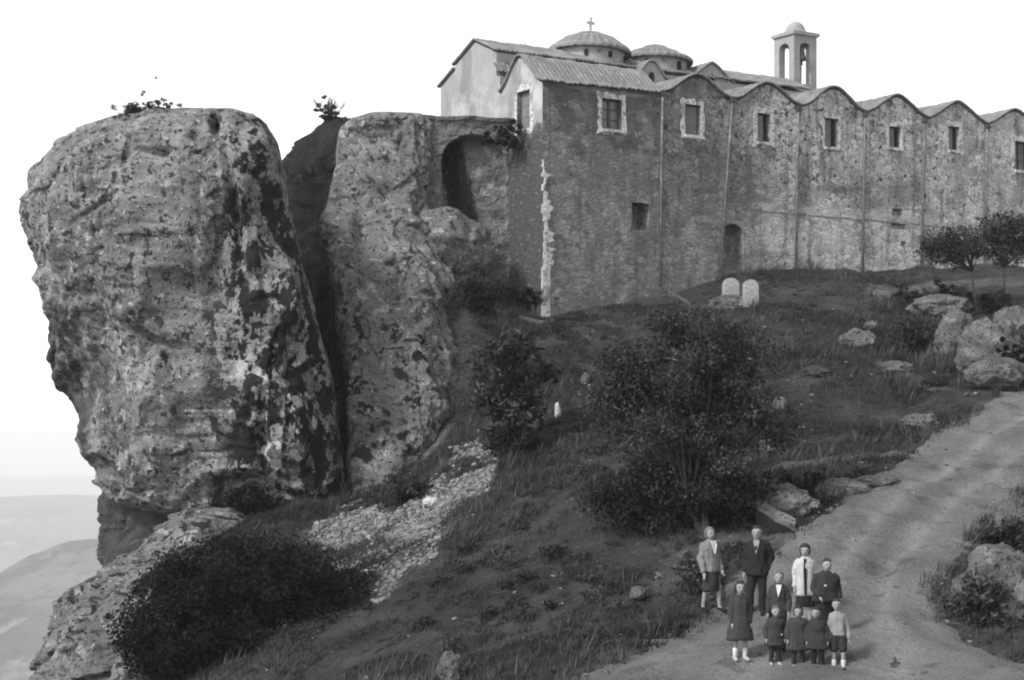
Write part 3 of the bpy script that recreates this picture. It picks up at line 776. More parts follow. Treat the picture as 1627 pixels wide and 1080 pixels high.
# loose stones strewn over the rest of the slope
n = 3200
q = np.stack([RNG.uniform(-8, 16, n), RNG.uniform(32, 70, n)], 1)
keep = (fbm(np.c_[q, 0 * q[:, 0]], 0.3, 3, 79) + 0.6 * RNG.random(n) > 0.15) & ~((-(q[:, 0] - 1.067) * 0.5446 + (q[:, 1] - 66) * 0.8387 > -0.2) & (q[:, 0] > 0))
q = q[keep]; sq = 0.012 + 0.085 * RNG.random(len(q)) ** 7
q2 = np.stack([RNG.uniform(-2, 14, 5000), RNG.uniform(29, 60, 5000)], 1)
q2 = q2[in_poly(q2[:, 0], q2[:, 1], road_poly)]
dq = np.minimum(near_line(q2[:, 0], q2[:, 1], [p.xy for p in RL]), near_line(q2[:, 0], q2[:, 1], [p.xy for p in RR]))
q2 = q2[RNG.random(len(q2)) < 0.25 + 0.75 * np.exp(-dq / 0.5)]
q = np.r_[q, q2]; sq = np.r_[sq, 0.010 + 0.045 * RNG.random(len(q2)) ** 5]
pr = np.r_[pa, q]; sr = np.r_[sa_, sq]
bm = bmesh.new(); bmesh.ops.create_icosphere(bm, subdivisions=0, radius=1)
bm.verts.ensure_lookup_table()
iv = np.array([v.co[:] for v in bm.verts]); iF = np.array([[v.index for v in f.verts] for f in bm.faces]); bm.free()
hz_ = hill(pr[:, 0], pr[:, 1])
VV, FF, SH = [], [], []
for k in range(len(pr)):
    a = RNG.random() * 6.28
    rot = np.array([[math.cos(a), -math.sin(a), 0], [math.sin(a), math.cos(a), 0], [0, 0, 1]])
    v = iv * (1 + RNG.uniform(-0.4, 0.4, (len(iv), 1))) * sr[k] * np.array([RNG.uniform(0.8, 1.7), RNG.uniform(0.7, 1.1), RNG.uniform(0.45, 0.95)])
    VV.append(v @ rot.T + np.array([pr[k, 0], pr[k, 1], hz_[k] + 0.3 * sr[k] + 0.06 * (k >= len(pr) - len(q2))])); FF.append(iF + k * len(iv)); SH.append(np.full(len(iv), RNG.uniform(0.5, 1.25)))
tag(link_mesh('rubble', np_mesh('rubble', np.concatenate(VV), np.concatenate(FF), np.concatenate(SH)), M['rubble']), kind='stuff')

# ------------------------------------------------------------------ monastery: local axes s (along the front), t (into the building), z
A0 = Vector((48.5 * 66 / FPX, 66.0, 0.0)); ANG = R(33)
def hv(s): return 12.55 + 0.0215 * s                              # height of the valleys between gables
BAY0, BAYW, NB = 5.2, 3.38, 7
SEND = BAY0 + BAYW * NB
def gable_f(w, sharp):
    return (1 - sharp) * 0.5 * (1 + math.cos(PI * min(1, abs(w)))) + sharp * (1 - min(1, abs(w)))
SHARP = [0.1, 0.1, 0.15, 0.5, 0.6, 0.5, 0.3]
RISE = [0.74, 0.72, 0.84, 0.80, 0.80, 0.72, 0.75]
def fscale(px):                                                    # column in the photo -> s on the front
    k = (px - CX) / FPX
    return (66 * k - A0.x) / (math.cos(ANG) - math.sin(ANG) * k)
def fz_(s, py): return (HOR - py) * (66 + s * math.sin(ANG)) / FPX

wing = tag(empty('monastery', (A0.x, A0.y, 4.0), ANG), 'long stone monastery range with a row of wavy gables and small windows on the hilltop', 'monastery')
wing.location.z = 0
DEP = 2.75
top = [(0.0, hv(0)), (5.2, hv(5.2))]
for b in range(NB):
    for k in range(1, 17):
        w = -1 + 2 * k / 16
        s = BAY0 + BAYW * (b + 0.5 * (w + 1))
        top.append((s, hv(s) + RISE[b] * gable_f(w, SHARP[b])))
poly = [(0.0, 2.0)] + top + [(SEND, 2.0)]
bm = bmesh.new(); add_prism(bm, poly, 0.0, DEP)
bmesh.ops.recalc_face_normals(bm, faces=bm.faces)
for f in bm.faces:
    if f.normal.x < -0.9: f.material_index = 1
wall = bm_obj('wall', bm, [M['wall'], M['end_wall']], wing)
WIN = [  # left, right, top, bottom in the photo, style
    (956, 988, 157, 205, 'casement'), (1088, 1113, 166, 214, 'shutter'), (1203, 1224, 180, 225, 'ajar'), (1310, 1332, 188, 233, 'ajar'),
    (1412, 1432, 201, 234, 'ajar'), (1507, 1524, 201, 238, 'ajar'), (1612, 1634, 225, 270, 'casement')]
cutters = []
wl = []
for (a, b, c, d, st) in WIN:
    s0, s1 = fscale(a), fscale(b); sm = (s0 + s1) / 2
    z1, z0 = fz_(sm, c), fz_(sm, d)
    wl.append((s0, s1, z0, z1, st))
    bm = bmesh.new(); add_box(bm, s0, s1, -0.4, 0.32, z0, z1); cutters.append(bm)
# blind recesses in the front
def arch_poly(s0, s1, z0, z1, n=8):
    r = (s1 - s0) / 2; c = (s0 + s1) / 2
    return [(s0, z0), (s1, z0)] + [(c + r * math.cos(PI * k / n), z1 - r * 0.7 + r * 0.7 * math.sin(PI * k / n)) for k in range(n + 1)]
s_ = fscale(1005); bm = bmesh.new(); add_prism(bm, [(s_, fz_(s_, 365)), (s_ + 0.72, fz_(s_, 362)), (s_ + 0.78, fz_(s_, 323)), (s_ + 0.4, fz_(s_, 320)), (s_ - 0.03, fz_(s_, 322))], -0.3, 0.7); cutters.append(bm)
s_ = fscale(1149); bm = bmesh.new(); add_prism(bm, arch_poly(s_, s_ + 0.98, fz_(s_, 428), fz_(s_, 354)), -0.3, 0.45); cutters.append(bm)
for (a, b, c, d) in ((1418, 1434, 331, 342), (1416, 1440, 354, 363), (1431, 1440, 383, 391)):
    s0, s1 = fscale(a), fscale(b); bm = bmesh.new(); add_box(bm, s0, s1, -0.3, 0.25, fz_(s0, d), fz_(s0, c)); cutters.append(bm)
# window in the end wall
E0, E1, EZ0, EZ1 = 0.78, 1.62, 11.06, 12.42
bm = bmesh.new(); add_box(bm, -0.4, 0.3, E0, E1, EZ0, EZ1); cutters.append(bm)
cut(wall, cutters)

def surround(parent, s0, s1, z0, z1, wid, seed, face='front', name='surround'):
    """ragged whitewashed band round an opening, 2 cm proud of the wall"""
    rnd = random.Random(seed)
    bm = bmesh.new()
    inner, outer = [], []
    n = 9
    def side(p, q, op, oq):
        for k in range(n):
            t = k / n
            inner.append((p[0] + (q[0] - p[0]) * t, p[1] + (q[1] - p[1]) * t))
            j = rnd.uniform(-0.085, 0.06)
            o = (op[0] + (oq[0] - op[0]) * t, op[1] + (oq[1] - op[1]) * t)
            cx_, cz_ = (s0 + s1) / 2, (z0 + z1) / 2
            v = Vector((o[0] - cx_, o[1] - cz_)).normalized()
            outer.append((o[0] + v.x * j, o[1] + v.y * j))
    w = wid
    I = [(s0, z0), (s1, z0), (s1, z1), (s0, z1)]
    O = [(s0 - w, z0 - w), (s1 + w, z0 - w * 0.9), (s1 + w * 0.9, z1 + w), (s0 - w, z1 + w * 1.1)]
    for i in range(4): side(I[i], I[(i + 1) % 4], O[i], O[(i + 1) % 4])
    m = len(inner)
    def mk(p, e): return (p[0], e, p[1]) if face == 'front' else (e, p[0], p[1])
    fr = -0.022
    vi = [bm.verts.new(mk(p, fr)) for p in inner]; vo = [bm.verts.new(mk(p, fr)) for p in outer]
    bi = [bm.verts.new(mk(p, 0.03)) for p in inner]; bo = [bm.verts.new(mk(p, 0.03)) for p in outer]
    for k in range(m):
        j = (k + 1) % m
        bm.faces.new((vi[k], vi[j], vo[j], vo[k])); bm.faces.new((vo[k], vo[j], bo[j], bo[k])); bm.faces.new((vi[j], vi[k], bi[k], bi[j])); bm.faces.new((bi[k], bi[j], bo[j], bo[k]))
    return bm_obj(name, bm, M['surround'], parent)

def window(parent, s0, s1, z0, z1, style, seed, face='front', label=None, wid=0.16):
    def B(bm, a0, a1, d0, d1, c0, c1):
        if face == 'front': add_box(bm, a0, a1, d0, d1, c0, c1)
        else: add_box(bm, d0, d1, a0, a1, c0, c1)
    w = s1 - s0; h = z1 - z0; t = 0.055
    bm = bmesh.new()
    B(bm, s0 + .004, s0 + t, 0.16, 0.24, z0 + .004, z1 - .004); B(bm, s1 - t, s1 - .004, 0.16, 0.24, z0 + .004, z1 - .004)
    B(bm, s0 + t, s1 - t, 0.16, 0.24, z1 - t, z1 - .004); B(bm, s0 + t, s1 - t, 0.16, 0.24, z0 + .004, z0 + t)
    fo = bm_obj('window', bm, M['frame'], parent)
    if label: fo['label'] = label
    m = (s0 + s1) / 2
    bm = bmesh.new()
    if style == 'casement':
        B(bm, s0 + t, s1 - t, 0.212, 0.222, z0 + t, z1 - t); bm_obj('pane', bm, M['glass'], fo)
        bm = bmesh.new()
        B(bm, m - 0.05, m + 0.05, 0.165, 0.208, z0 + t, z1 - t)
        for k in (1, 2):
            z = z0 + h * k / 3
            B(bm, s0 + t, m - 0.05, 0.18, 0.205, z - 0.018, z + 0.018); B(bm, m + 0.05, s1 - t, 0.18, 0.205, z - 0.018, z + 0.018)
        bm_obj('mullion', bm, M['frame'], fo)
    else:
        g = s1 - t if style == 'shutter' else s1 - t - 0.26 * w
        B(bm, s0 + t, g, 0.17, 0.21, z0 + t, z1 - t)
        nb = 3
        for k in range(nb + 1):
            z = z0 + t + (h - 2 * t) * k / nb
            B(bm, s0 + t + .002, g - .002, 0.155, 0.168, max(z - 0.02, z0 + t + .002), min(z + 0.02, z1 - t - .002))
        bm_obj('shutter', bm, M['shutter'], fo)
        bm = bmesh.new(); B(bm, s0 + t, s1 - t, 0.25, 0.26, z0 + t, z1 - t); bm_obj('pane', bm, M['dark'], fo)
    surround(fo, s0, s1, z0, z1, wid, seed, face)
    return fo
for i, (s0, s1, z0, z1, st) in enumerate(wl):
    wo = window(wing, s0, s1, z0, z1, st, 900 + i, wid=(0.2, 0.19, 0.2, 0.13, 0.12, 0.22, 0.2)[i])
    bm = bmesh.new(); add_box(bm, s0 - 0.04, s1 + 0.04, -0.11, -0.024, z0 - 0.13, z0 - 0.02)
    bmesh.ops.bevel(bm, geom=bm.edges[:], offset=0.012, segments=1)
    bm_obj('sill', bm, M['surround'], wo)
window(wing, E0, E1, EZ0, EZ1, 'shutter', 950, face='end', label='tall dark window in the pale end wall', wid=0.2)

# remains of white plaster down the corner: one ragged strip
zz_ = np.arange(4.3, 9.85, 0.035)
zp = np.stack([0 * zz_, 0 * zz_, zz_], 1)
rnd_ = random.Random(12)
stp = np.empty_like(zz_); lft = np.empty_like(zz_)
q_ = 0
while q_ < len(zz_):                                             # stone courses of uneven height and reach
    n_ = rnd_.randint(4, 9); v_ = rnd_.choice((0.10, 0.22, 0.34, 0.44, 0.52)) + rnd_.uniform(-0.04, 0.04); w_ = rnd_.uniform(-0.02, 0.10)
    t_ = np.linspace(0, 1, n_)[:max(0, len(zz_) - q_)]
    stp[q_:q_ + n_] = v_ * (0.55 + 0.45 * np.sin(PI * (0.15 + 0.7 * t_)) * (0.6 + 0.8 * t_)); lft[q_:q_ + n_] = w_
    q_ += n_
stp = np.convolve(np.pad(stp, 1, mode='edge'), (0.2, 0.6, 0.2), 'valid')
upper = np.clip((zz_ - 6.0) / 0.5, 0, 1)
ll_ = upper * np.clip(lft, 0, 1) + 0.02 * fbm(zp, 6, 2, 809)
rr_ = ll_ + (1 - upper) * 0.36 + upper * stp + 0.05 * fbm(zp, 3.1, 3, 805)
taper = np.clip((9.85 - zz_) / 0.5, 0.0, 1)
rr_ = ll_ + np.maximum(rr_ - ll_, 0.03) * (0.25 + 0.75 * taper)
bm = bmesh.new()
rings = []
for z_, a_, b_ in zip(zz_, ll_, rr_):
    a_ = max(a_ - 0.022, -0.022)
    rings.append([(a_, 0.05, z_), (a_, -0.012, z_), (a_ + 0.3 * (b_ - a_), -0.03, z_), (a_ + 0.8 * (b_ - a_), -0.028, z_), (b_, -0.008, z_), (b_, 0.05, z_)])
add_loft(bm, rings)
bm_obj('corner_plaster', bm, M['surround'], wing)

# roofs: corrugated sheets of barrel tiles
def tile_sheet(name, fn, lu, lv, parent, mat=None, pitch=0.19, amp=0.05, nv=14, thick=0.06, courses=0.0):
    """fn(u,v) -> point, u along the eave in metres, v 0..1 down the slope"""
    nu = max(8, int(lu / pitch * 6))
    V = []
    for i in range(nu + 1):
        u = lu * i / nu
        c = amp * abs(math.cos(PI * u / pitch)) + 0.012 * math.sin(u * 3.7) + 0.01 * math.sin(u * 9.1)
        for j in range(nv + 1):
            v = j / nv
            p = fn(u, v)
            saw = 0.02 * ((v * lv / 0.35) % 1.0)
            V.append((p[0], p[1], p[2] + c + saw))
    ii = np.arange((nu + 1) * (nv + 1)).reshape(nu + 1, nv + 1)
    F = np.stack([ii[:-1, :-1], ii[1:, :-1], ii[1:, 1:], ii[:-1, 1:]], -1).reshape(-1, 4)
    o = link_mesh(name, np_mesh(name, V, F), mat or M['tile'], parent)
    m = o.modifiers.new('t', 'SOLIDIFY'); m.thickness = thick; m.offset = 0
    return o
RD = [3.3, 3.3, 3.3, 4.2, 4.2, 4.2, 4.2]
for b in range(NB):
    c = BAY0 + BAYW * (b + 0.5)
    for sg in (-1, 1):
        def fn(u, v, sg=sg, c=c, b=b):
            w = sg * v
            s = c + BAYW / 2 * w
            return (s, -0.10 + u, hv(s) + RISE[b] * gable_f(w, SHARP[b]) + 0.05)
        tile_sheet('roof', fn, RD[b], 2.0, wing, nv=14)
# block behind the right-hand bays
bm = bmesh.new()
add_prism(bm, [(BAY0 + BAYW * 3, 2.0)] + [(s, z - 0.06) for s, z in top if s >= BAY0 + BAYW * 3 - 0.01] + [(SEND, 2.0)], DEP + 0.003, 4.1)
bm_obj('rear_block', bm, M['wall'], wing)
# corner cell: small gable on the end wall, ridge along the front
GP = []
for k in range(21):
    t = DEP * k / 20
    w = (t - 1.45) / (1.45 if t < 1.45 else DEP - 1.45)
    GP.append((t, 12.52 + 1.12 * gable_f(w, 0.35)))
bm = bmesh.new(); add_prism(bm, [(0.0, 12.40)] + GP + [(DEP, 12.40)], -0.003, 5.4, axis=0)
bmesh.ops.recalc_face_normals(bm, faces=bm.faces)
for f in bm.faces:
    if f.normal.x < -0.9: f.material_index = 1
bm_obj('gable', bm, [M['church_wall'], M['end_wall']], wing)
def fn_front(u, v):
    t = 1.45 - (1.45 + 0.12 + 0.05 * math.sin(u * 7.3) * math.sin(u * 2.9 + 1) + 0.03 * math.sin(u * 17)) * v
    w = (t - 1.45) / 1.45
    return (-0.10 + u, t, 12.52 + 1.12 * gable_f(max(w, -1), 0.35) + 0.06 - 0.05 * max(0, v - 0.93) * 10 + 0.0215 * u * v)
tile_sheet('roof', fn_front, 5.4, 2.0, wing, amp=0.045, pitch=0.2)
def fn_back(u, v):
    t = 1.45 + (DEP - 1.45) * v
    return (-0.10 + u, t, 12.52 + 1.12 * gable_f((t - 1.45) / (DEP - 1.45), 0.35) + 0.06)
tile_sheet('roof', fn_back, 5.4, 1.6, wing)
# drainpipes between the bays
PX = [(1051, 150, 1048, 455), (1162, 160, 1143, 440), (1267, 174, 1263, 436), (1373, 184, 1369, 432), (1467, 193, 1463, 430), (1567, 202, 1563, 428)]
for (a, b, c, d) in PX:
    s0, s1 = fscale(a), fscale(c)
    bm = bmesh.new()
    add_tube(bm, [(s0, -0.06, fz_(s0, b)), ((s0 * 0.7 + s1 * 0.3), -0.05, fz_(s0, b + 0.3 * (d - b))), (s1, -0.06, fz_(s1, d))], 0.05, 8)
    p = bm_obj('drainpipe', bm, M['pipe'], wing, True)
    bm = bmesh.new(); add_box(bm, s0 - 0.10, s0 + 0.10, -0.15, -0.003, fz_(s0, b) - 0.05, fz_(s0, b) + 0.14)
    bm_obj('hopper', bm, M['frame'], p)

# ------------------------------------------------------------------ church behind the range
church = tag(empty('church', (A0.x, A0.y, 0.0), ANG), 'domed stone church with tiled gable roof rising behind the monastery range', 'church')
def add_nave(bm, s0, s1, dz):
    add_prism(bm, [(DEP + 0.004, 2.0), (DEP + 0.004, 13.15 + dz), (3.0, 13.25 + dz), (3.0, 14.10 + dz), (4.45, 14.72 + dz), (5.9, 14.06 + dz), (5.9, 13.90 + dz), (6.95, 13.42 + dz), (6.95, 2.0)], s0, s1, axis=0)
bm = bmesh.new(); add_nave(bm, 0.0, 14.9, 0.0)
bmesh.ops.recalc_face_normals(bm, faces=bm.faces)
for f in bm.faces:
    if f.normal.x < -0.9: f.material_index = 1
bm_obj('wall', bm, [M['church_wall'], M['end_wall']], church)
def slope(t0, z0, t1, z1, name='roof', s0=-0.10, s1=15.1):
    tile_sheet(name, lambda u, v: (s0 + u, t0 + (t1 - t0) * v, z0 + (z1 - z0) * v + 0.04 + 0.008 * u), s1 - s0, math.hypot(t1 - t0, z1 - z0), church, nv=8)
slope(4.45, 14.74, 2.92, 14.08)
slope(4.45, 14.74, 5.98, 14.04)
slope(5.88, 13.93, 7.06, 13.38)
slope(3.02, 13.62, 2.70, 13.25)

def dome(s, t, r, zr, ztop, zbase, conical, tilt, wins, label):
    d = empty('dome', (s, t, zr)); d.parent = church
    d.rotation_euler = (0, tilt, 0)
    if label: d['label'] = label
    n = 48
    bm = bmesh.new()
    add_loft(bm, [[(r * 0.9 * math.cos(2 * PI * k / n), r * 0.9 * math.sin(2 * PI * k / n), z) for k in range(n)] for z in (zbase - zr, 0.0)])
    drum = bm_obj('drum', bm, M['church_wall'], d, False)
    bm = bmesh.new()
    rings = []
    m = 18
    prof = [(1.06, -0.10), (1.07, -0.03)]
    for j in range(m + 1):
        x = 1.04 * (1 - j / m) + 0.015
        zz = (1 - (x / 1.055) ** (1.15 if conical else 1.9)) if x < 1.055 else 0
        prof.append((x, (ztop - zr) * zz))
    nn = 180
    for q, (x, z) in enumerate(prof):
        ring = []
        for k in range(nn):
            a = 2 * PI * k / nn
            c = (abs(math.cos(a * 15)) * 0.05) * min(1, x * 1.3)
            step = 0.035 if q % 6 == 3 else 0.0
            rr = r * x
            ring.append((rr * math.cos(a), rr * math.sin(a), z + c + step))
        rings.append(ring)
    add_loft(bm, rings)
    bm_obj('roof', bm, M['tile'], d, False)
    # dark course line: a ring of lighter tiles on the crown
    for (a, w, h, zc) in wins:
        ca = R(a)
        bm = bmesh.new()
        poly = arch_poly(-w / 2, w / 2, zc - h / 2, zc + h / 2)
        add_prism(bm, poly, -0.05, 0.05)
        bmesh.ops.transform(bm, matrix=Matrix.Translation((r * 0.9 * math.sin(ca), -r * 0.9 * math.cos(ca), 0)) @ Matrix.Rotation(ca, 4, 'Z'), verts=bm.verts)
        wq = bm_obj('window', bm, M['dark'], d)
    return d
d1_ = dome(5.2, 4.5, 1.52, 14.93, 15.68, 13.2, False, R(2.5), [(0, 0.14, 0.24, -0.30), (-40, 0.14, 0.24, -0.30), (40, 0.14, 0.24, -0.3)], 'wide low tiled dome crowned by a cross')
bm = bmesh.new()
add_tube(bm, [(0, 0, 0.68), (0, 0, 0.86)], [0.11, 0.06], 10)
add_box(bm, -0.04, 0.04, -0.04, 0.04, 0.80, 1.36)
add_box(bm, -0.18, -0.041, -0.035, 0.035, 1.10, 1.19); add_box(bm, 0.041, 0.18, -0.035, 0.035, 1.10, 1.19)
bm_obj('cross', bm, M['white_stone'], d1_)
dome(8.35, 4.5, 1.42, 14.93, 15.62, 13.2, True, R(2.0), [(10, 0.2, 0.36, -0.34), (-50, 0.2, 0.36, -0.34)], 'smaller pointed tiled dome right of the cross')

def dormer(s, t, wid, zb, zt, sharp, depth, ww, wh, label):
    """cross gable with a small window, facing the front"""
    e = empty('cross_gable', (s, t, zb)); e.parent = church; e['label'] = label
    prof = [(wid * (-1 + 2 * k / 16), (zt - zb) * gable_f(-1 + 2 * k / 16, sharp)) for k in range(17)]
    bm = bmesh.new(); add_prism(bm, [(-wid, -1.2)] + prof + [(wid, -1.2)], 0, depth)
    bm_obj('wall', bm, M['church_wall'], e)
    for sg in (-1, 1):
        o = tile_sheet('roof', lambda u, v: (sg * wid * v, -0.08 + u, (zt - zb) * gable_f(v, sharp) + 0.03), depth, wid, e, nv=10, amp=0.035)
    bm = bmesh.new(); add_prism(bm, arch_poly(-ww / 2, ww / 2, (zt - zb) * 0.42 - wh, (zt - zb) * 0.42), -0.025, 0.05)
    bm_obj('window', bm, M['dark'], e)
dormer(6.75, 2.62, 0.85, 13.75, 14.42, 0.2, 2.0, 0.24, 0.34, 'low arched gable with one square window before the pointed dome')
dormer(10.05, 3.05, 1.15, 14.05, 14.78, 0.7, 2.6, 0.24, 0.40, 'plain pointed gable with one small window right of the domes')

# ------------------------------------------------------------------ bell tower
BT = Vector((15.75, 4.6, 14.2)); tw = 0.62
bell_loc = A0 + Vector((BT.x * math.cos(ANG) - BT.y * math.sin(ANG), BT.x * math.sin(ANG) + BT.y * math.cos(ANG), 0))
tower = tag(empty('bell_tower', (bell_loc.x, bell_loc.y, 6.0), ANG), 'small whitewashed open bell tower with a domed cap on the roofline', 'bell tower')
bm = bmesh.new(); add_box(bm, -tw, tw, -tw, tw, 0.0, 16.72 - 6)
tws = bm_obj('shaft', bm, M['tower'], tower)
cs = []
for ax in (1, 0):
    bm = bmesh.new(); add_prism(bm, arch_poly(-0.30, 0.30, 14.72 - 6, 16.42 - 6), -2, 2, axis=ax); cs.append(bm)
cut(tws, cs)
bm = bmesh.new()
add_box(bm, -tw - 0.09, tw + 0.09, -tw - 0.09, tw + 0.09, 16.723 - 6, 16.86 - 6)
bmesh.ops.bevel(bm, geom=bm.edges[:], offset=0.03, segments=1)
bm_obj('cornice', bm, M['tower'], tower)
bm = bmesh.new()
rings = [[(x_ * r_, y_ * r_, z_ - 6) for (x_, y_) in [(math.cos(2 * PI * k / 24), math.sin(2 * PI * k / 24)) for k in range(24)]] for (r_, z_) in ((0.64, 16.855), (0.52, 16.92), (0.42, 17.02), (0.37, 17.15), (0.29, 17.28), (0.15, 17.37), (0.02, 17.39))]
add_loft(bm, rings)
bm_obj('cap', bm, M['tower'], tower, True)
bm = bmesh.new(); add_tube(bm, [(-tw + 0.1, -0.05, 16.36 - 6), (tw - 0.1, -0.05, 16.36 - 6)], 0.035, 6); bm_obj('beam', bm, M['frame'], tower)
def hung_bell(x0, y0, sc):
    bm = bmesh.new()
    rings = [[(x0 + sc * r_ * math.cos(2 * PI * k / 20), y0 + sc * r_ * math.sin(2 * PI * k / 20), 10.36 - sc * z_) for k in range(20)] for (r_, z_) in ((0.05, 0.0), (0.06, 0.16), (0.16, 0.22), (0.19, 0.55), (0.23, 0.75), (0.28, 0.88), (0.26, 0.89))]
    add_loft(bm, rings)
    bl = bm_obj('bell', bm, M['bronze'], tower, True)
    bm = bmesh.new(); add_capsule(bm, (x0, y0, 10.36 - sc * 0.8), (x0, y0, 10.36 - sc * 1.1), 0.03, 0.05); bm_obj('clapper', bm, M['bronze'], bl)
hung_bell(-0.10, -0.50, 0.75)
bm = bmesh.new(); add_tube(bm, [(-0.42, -0.5, 10.37), (0.42, -0.5, 10.37)], 0.035, 6); bm_obj('beam', bm, M['frame'], tower)

# ------------------------------------------------------------------ terrace wall with the apse-shaped niche
def terrace():
    p0 = P(604, 700, 66.4).xy; p1 = P(822, 700, 67.9).xy
    d = (p1 - p0); L = d.length; d = d / L; nrm = Vector((d.y, -d.x))           # towards the camera
    z0, z1 = 5.2, 11.55
    nx_, nz_ = 220, 240
    X, Zz = np.meshgrid(np.linspace(0, L, nx_), np.linspace(z0, z1, nz_))
    x, z = X.ravel(), Zz.ravel()
    p = np.stack([p0.x + d.x * x, p0.y + d.y * x, z], 1)
    px_ = p[:, 0] / p[:, 1] * FPX + CX
    # niche, apse shaped
    def sx(px, Zc): return (Vector(((px - CX) * Zc / FPX, Zc)) - p0).dot(d)
    na, nb = sx(706, 66.8), sx(806, 67.7); nc, nw = (na + nb) / 2, (nb - na) / 2
    nz0, nzt = 340 * 67 / 3000, (HOR - 214) * 67.3 / FPX
    spring = nzt - nw * 0.75
    uu = (x - nc) / nw
    inside = (np.abs(uu) < 1) & (z > nz0) & (z < spring + np.sqrt(np.clip(1 - uu ** 2, 0, 1)) * nw * 0.75)
    hb_ = np.clip((z - nz0) / (nzt - nz0), 0, 1)
    ub = 0.32 - 0.62 * hb_ + 0.10 * fbm(p, 1.2, 3, 551)
    w_ = np.clip((uu - ub) / np.maximum(1 - ub, 0.1), 0, 1)
    dep = np.where(inside, np.where(uu < ub, 3.2, 0.75 - 0.55 * np.sqrt(w_) + 0.5 * np.clip(hb_ - 0.8, 0, 1) * 3), 0)
    face = 0.16 * fbm(p, 0.7, 4, 501) + 0.07 * fbm(p, 2.5, 3, 511)
    c1, c2 = cells(p * np.array([1, 1, 1.7]), 1.8, 521)
    face += 0.03 * np.clip((c2 - c1) / 0.15, 0, 1)
    step = -0.18 * np.clip((px_ - 626 + 10 * fbm(p, 0.9, 3, 533)) / 5, 0, 1) * np.clip((705 - px_) / 40, 0, 1) * np.clip((11.1 - z) / 0.3, 0, 1)
    low = np.clip((7.6 - z) / 1.5, 0, 1) * 0.5 * (1 - np.clip((px_ - 700) / 60, 0, 1))        # the rock foot swells
    off = face + step + low - dep
    off = np.where(z > 11.4, off + 0.05, off)
    q = p.copy(); q[:, 0] += nrm.x * off; q[:, 1] += nrm.y * off
    q[:, 2] += np.where(z > z1 - 0.3, 0.07 * fbm(p, 0.8, 3, 541), 0)
    n0 = len(q)
    ii = np.arange(n0).reshape(nz_, nx_)
    F = list(np.stack([ii[:-1, :-1], ii[:-1, 1:], ii[1:, 1:], ii[1:, :-1]], -1).reshape(-1, 4))
    # top and sides run back
    V = list(q)
    def back(idx, flip):
        b = []
        for i in idx:
            V.append((q[i][0] - nrm.x * 5.0, q[i][1] - nrm.y * 5.0, q[i][2])); b.append(len(V) - 1)
        for k in range(len(idx) - 1):
            f = (idx[k], idx[k + 1], b[k + 1], b[k])
            F.append(f[::-1] if flip else f)
    back(list(ii[-1]), False); back(list(ii[:, 0]), False); back(list(ii[:, -1]), True)
    base = Vector((p0.x + d.x * L / 2, p0.y + d.y * L / 2, z0))
    o = link_mesh('terrace_wall', np_mesh('terrace_wall', np.array(V) - np.array(base), np.array(F)), M['terrace'], None, True)
    o.location = base
    tag(o, 'rough grey terrace wall with a tall arched niche, joining the rock to the building', 'wall')
terrace()

# ------------------------------------------------------------------ gravestone-like slabs, gutter, leaning slab
def slab(name, px, py, w, h, th, label, mat, lean=0.0, rz=0.0):
    b = hit(px, py); k = b.y / FPX
    W, Hh = w * k / 2, h * k
    bm = bmesh.new()
    prof = [(-W, -0.25), (W, -0.25)] + [(W * math.cos(PI * j / 10), Hh - W * 0.85 + W * 0.85 * math.sin(PI * j / 10)) for j in range(11)]
    add_prism(bm, prof, -th / 2, th / 2)
    bmesh.ops.bevel(bm, geom=bm.edges[:], offset=0.03, segments=2, affect='EDGES')
    o = bm_obj(name, bm, mat, None)
    o.location = b; o.rotation_euler = (lean, 0.0, rz)
    return tag(o, label, 'slab')
slab('stone_slab', 1161, 482, 27, 40, 0.22, 'left one of two upright rounded pale slabs before the wall', M['slab_stone'], 0.05, 0.1)
slab('stone_slab', 1193, 486, 25, 42, 0.22, 'right one of two upright rounded pale slabs before the wall', M['slab_stone'], -0.03, 0.15)
boulder('stone', 1160, 492, 62, 20, M['pale_rock'], 'pale stone lying at the foot of the two upright slabs', 461, dep=0.5)
g0, g1 = hit(1052, 464), hit(1094, 482)
bm = bmesh.new()
prof = [(0.0, 0.42), (0.18, 0.34), (0.4, 0.16), (0.75, 0.06), (1.0, 0.0)]
n_ = Vector((0.3, -0.9, 0)).normalized()
rings = []
for t, hh in prof:
    c = g0.lerp(g1, t)
    rings.append([c + n_ * 0.10 + Vector((0, 0, -0.25)), c - n_ * 0.10 + Vector((0, 0, -0.25)), c - n_ * 0.09 + Vector((0, 0, hh)), c + n_ * 0.09 + Vector((0, 0, hh + 0.02))])
add_loft(bm, rings)
bmesh.ops.recalc_face_normals(bm, faces=bm.faces)
tag(rebase(bm_obj('gutter', bm, M['pale_rock'], None), g0), 'white plastered gutter sloping down from the first drainpipe at the wall foot', 'gutter')
g0, g1 = hit(1200, 846), hit(1262, 846)
bm = bmesh.new()
a0 = g0 + Vector((0, 0, 0.50)); a1 = g1 + Vector((0, -0.1, 0.0))
dd_ = Vector((0.12, 0.7, 0.25))
rings = []
for t in (0, 0.25, 0.5, 0.75, 1.0):
    c = a0.lerp(a1, t) + Vector((0, 0, 0.03 * math.sin(t * 9)))
    rings.append([c, c + dd_, c + dd_ + Vector((0, 0, -0.10)), c + Vector((0, 0, -0.10 - 0.5 * (1 - t)))])
add_loft(bm, rings)
bmesh.ops.recalc_face_normals(bm, faces=bm.faces)
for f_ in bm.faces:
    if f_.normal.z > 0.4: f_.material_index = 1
tag(rebase(bm_obj('stone_slab', bm, [M['cleft_rock'], M['pale_rock']], None), g1), 'sloping stone slab with a dark face leaning behind the two men', 'slab')

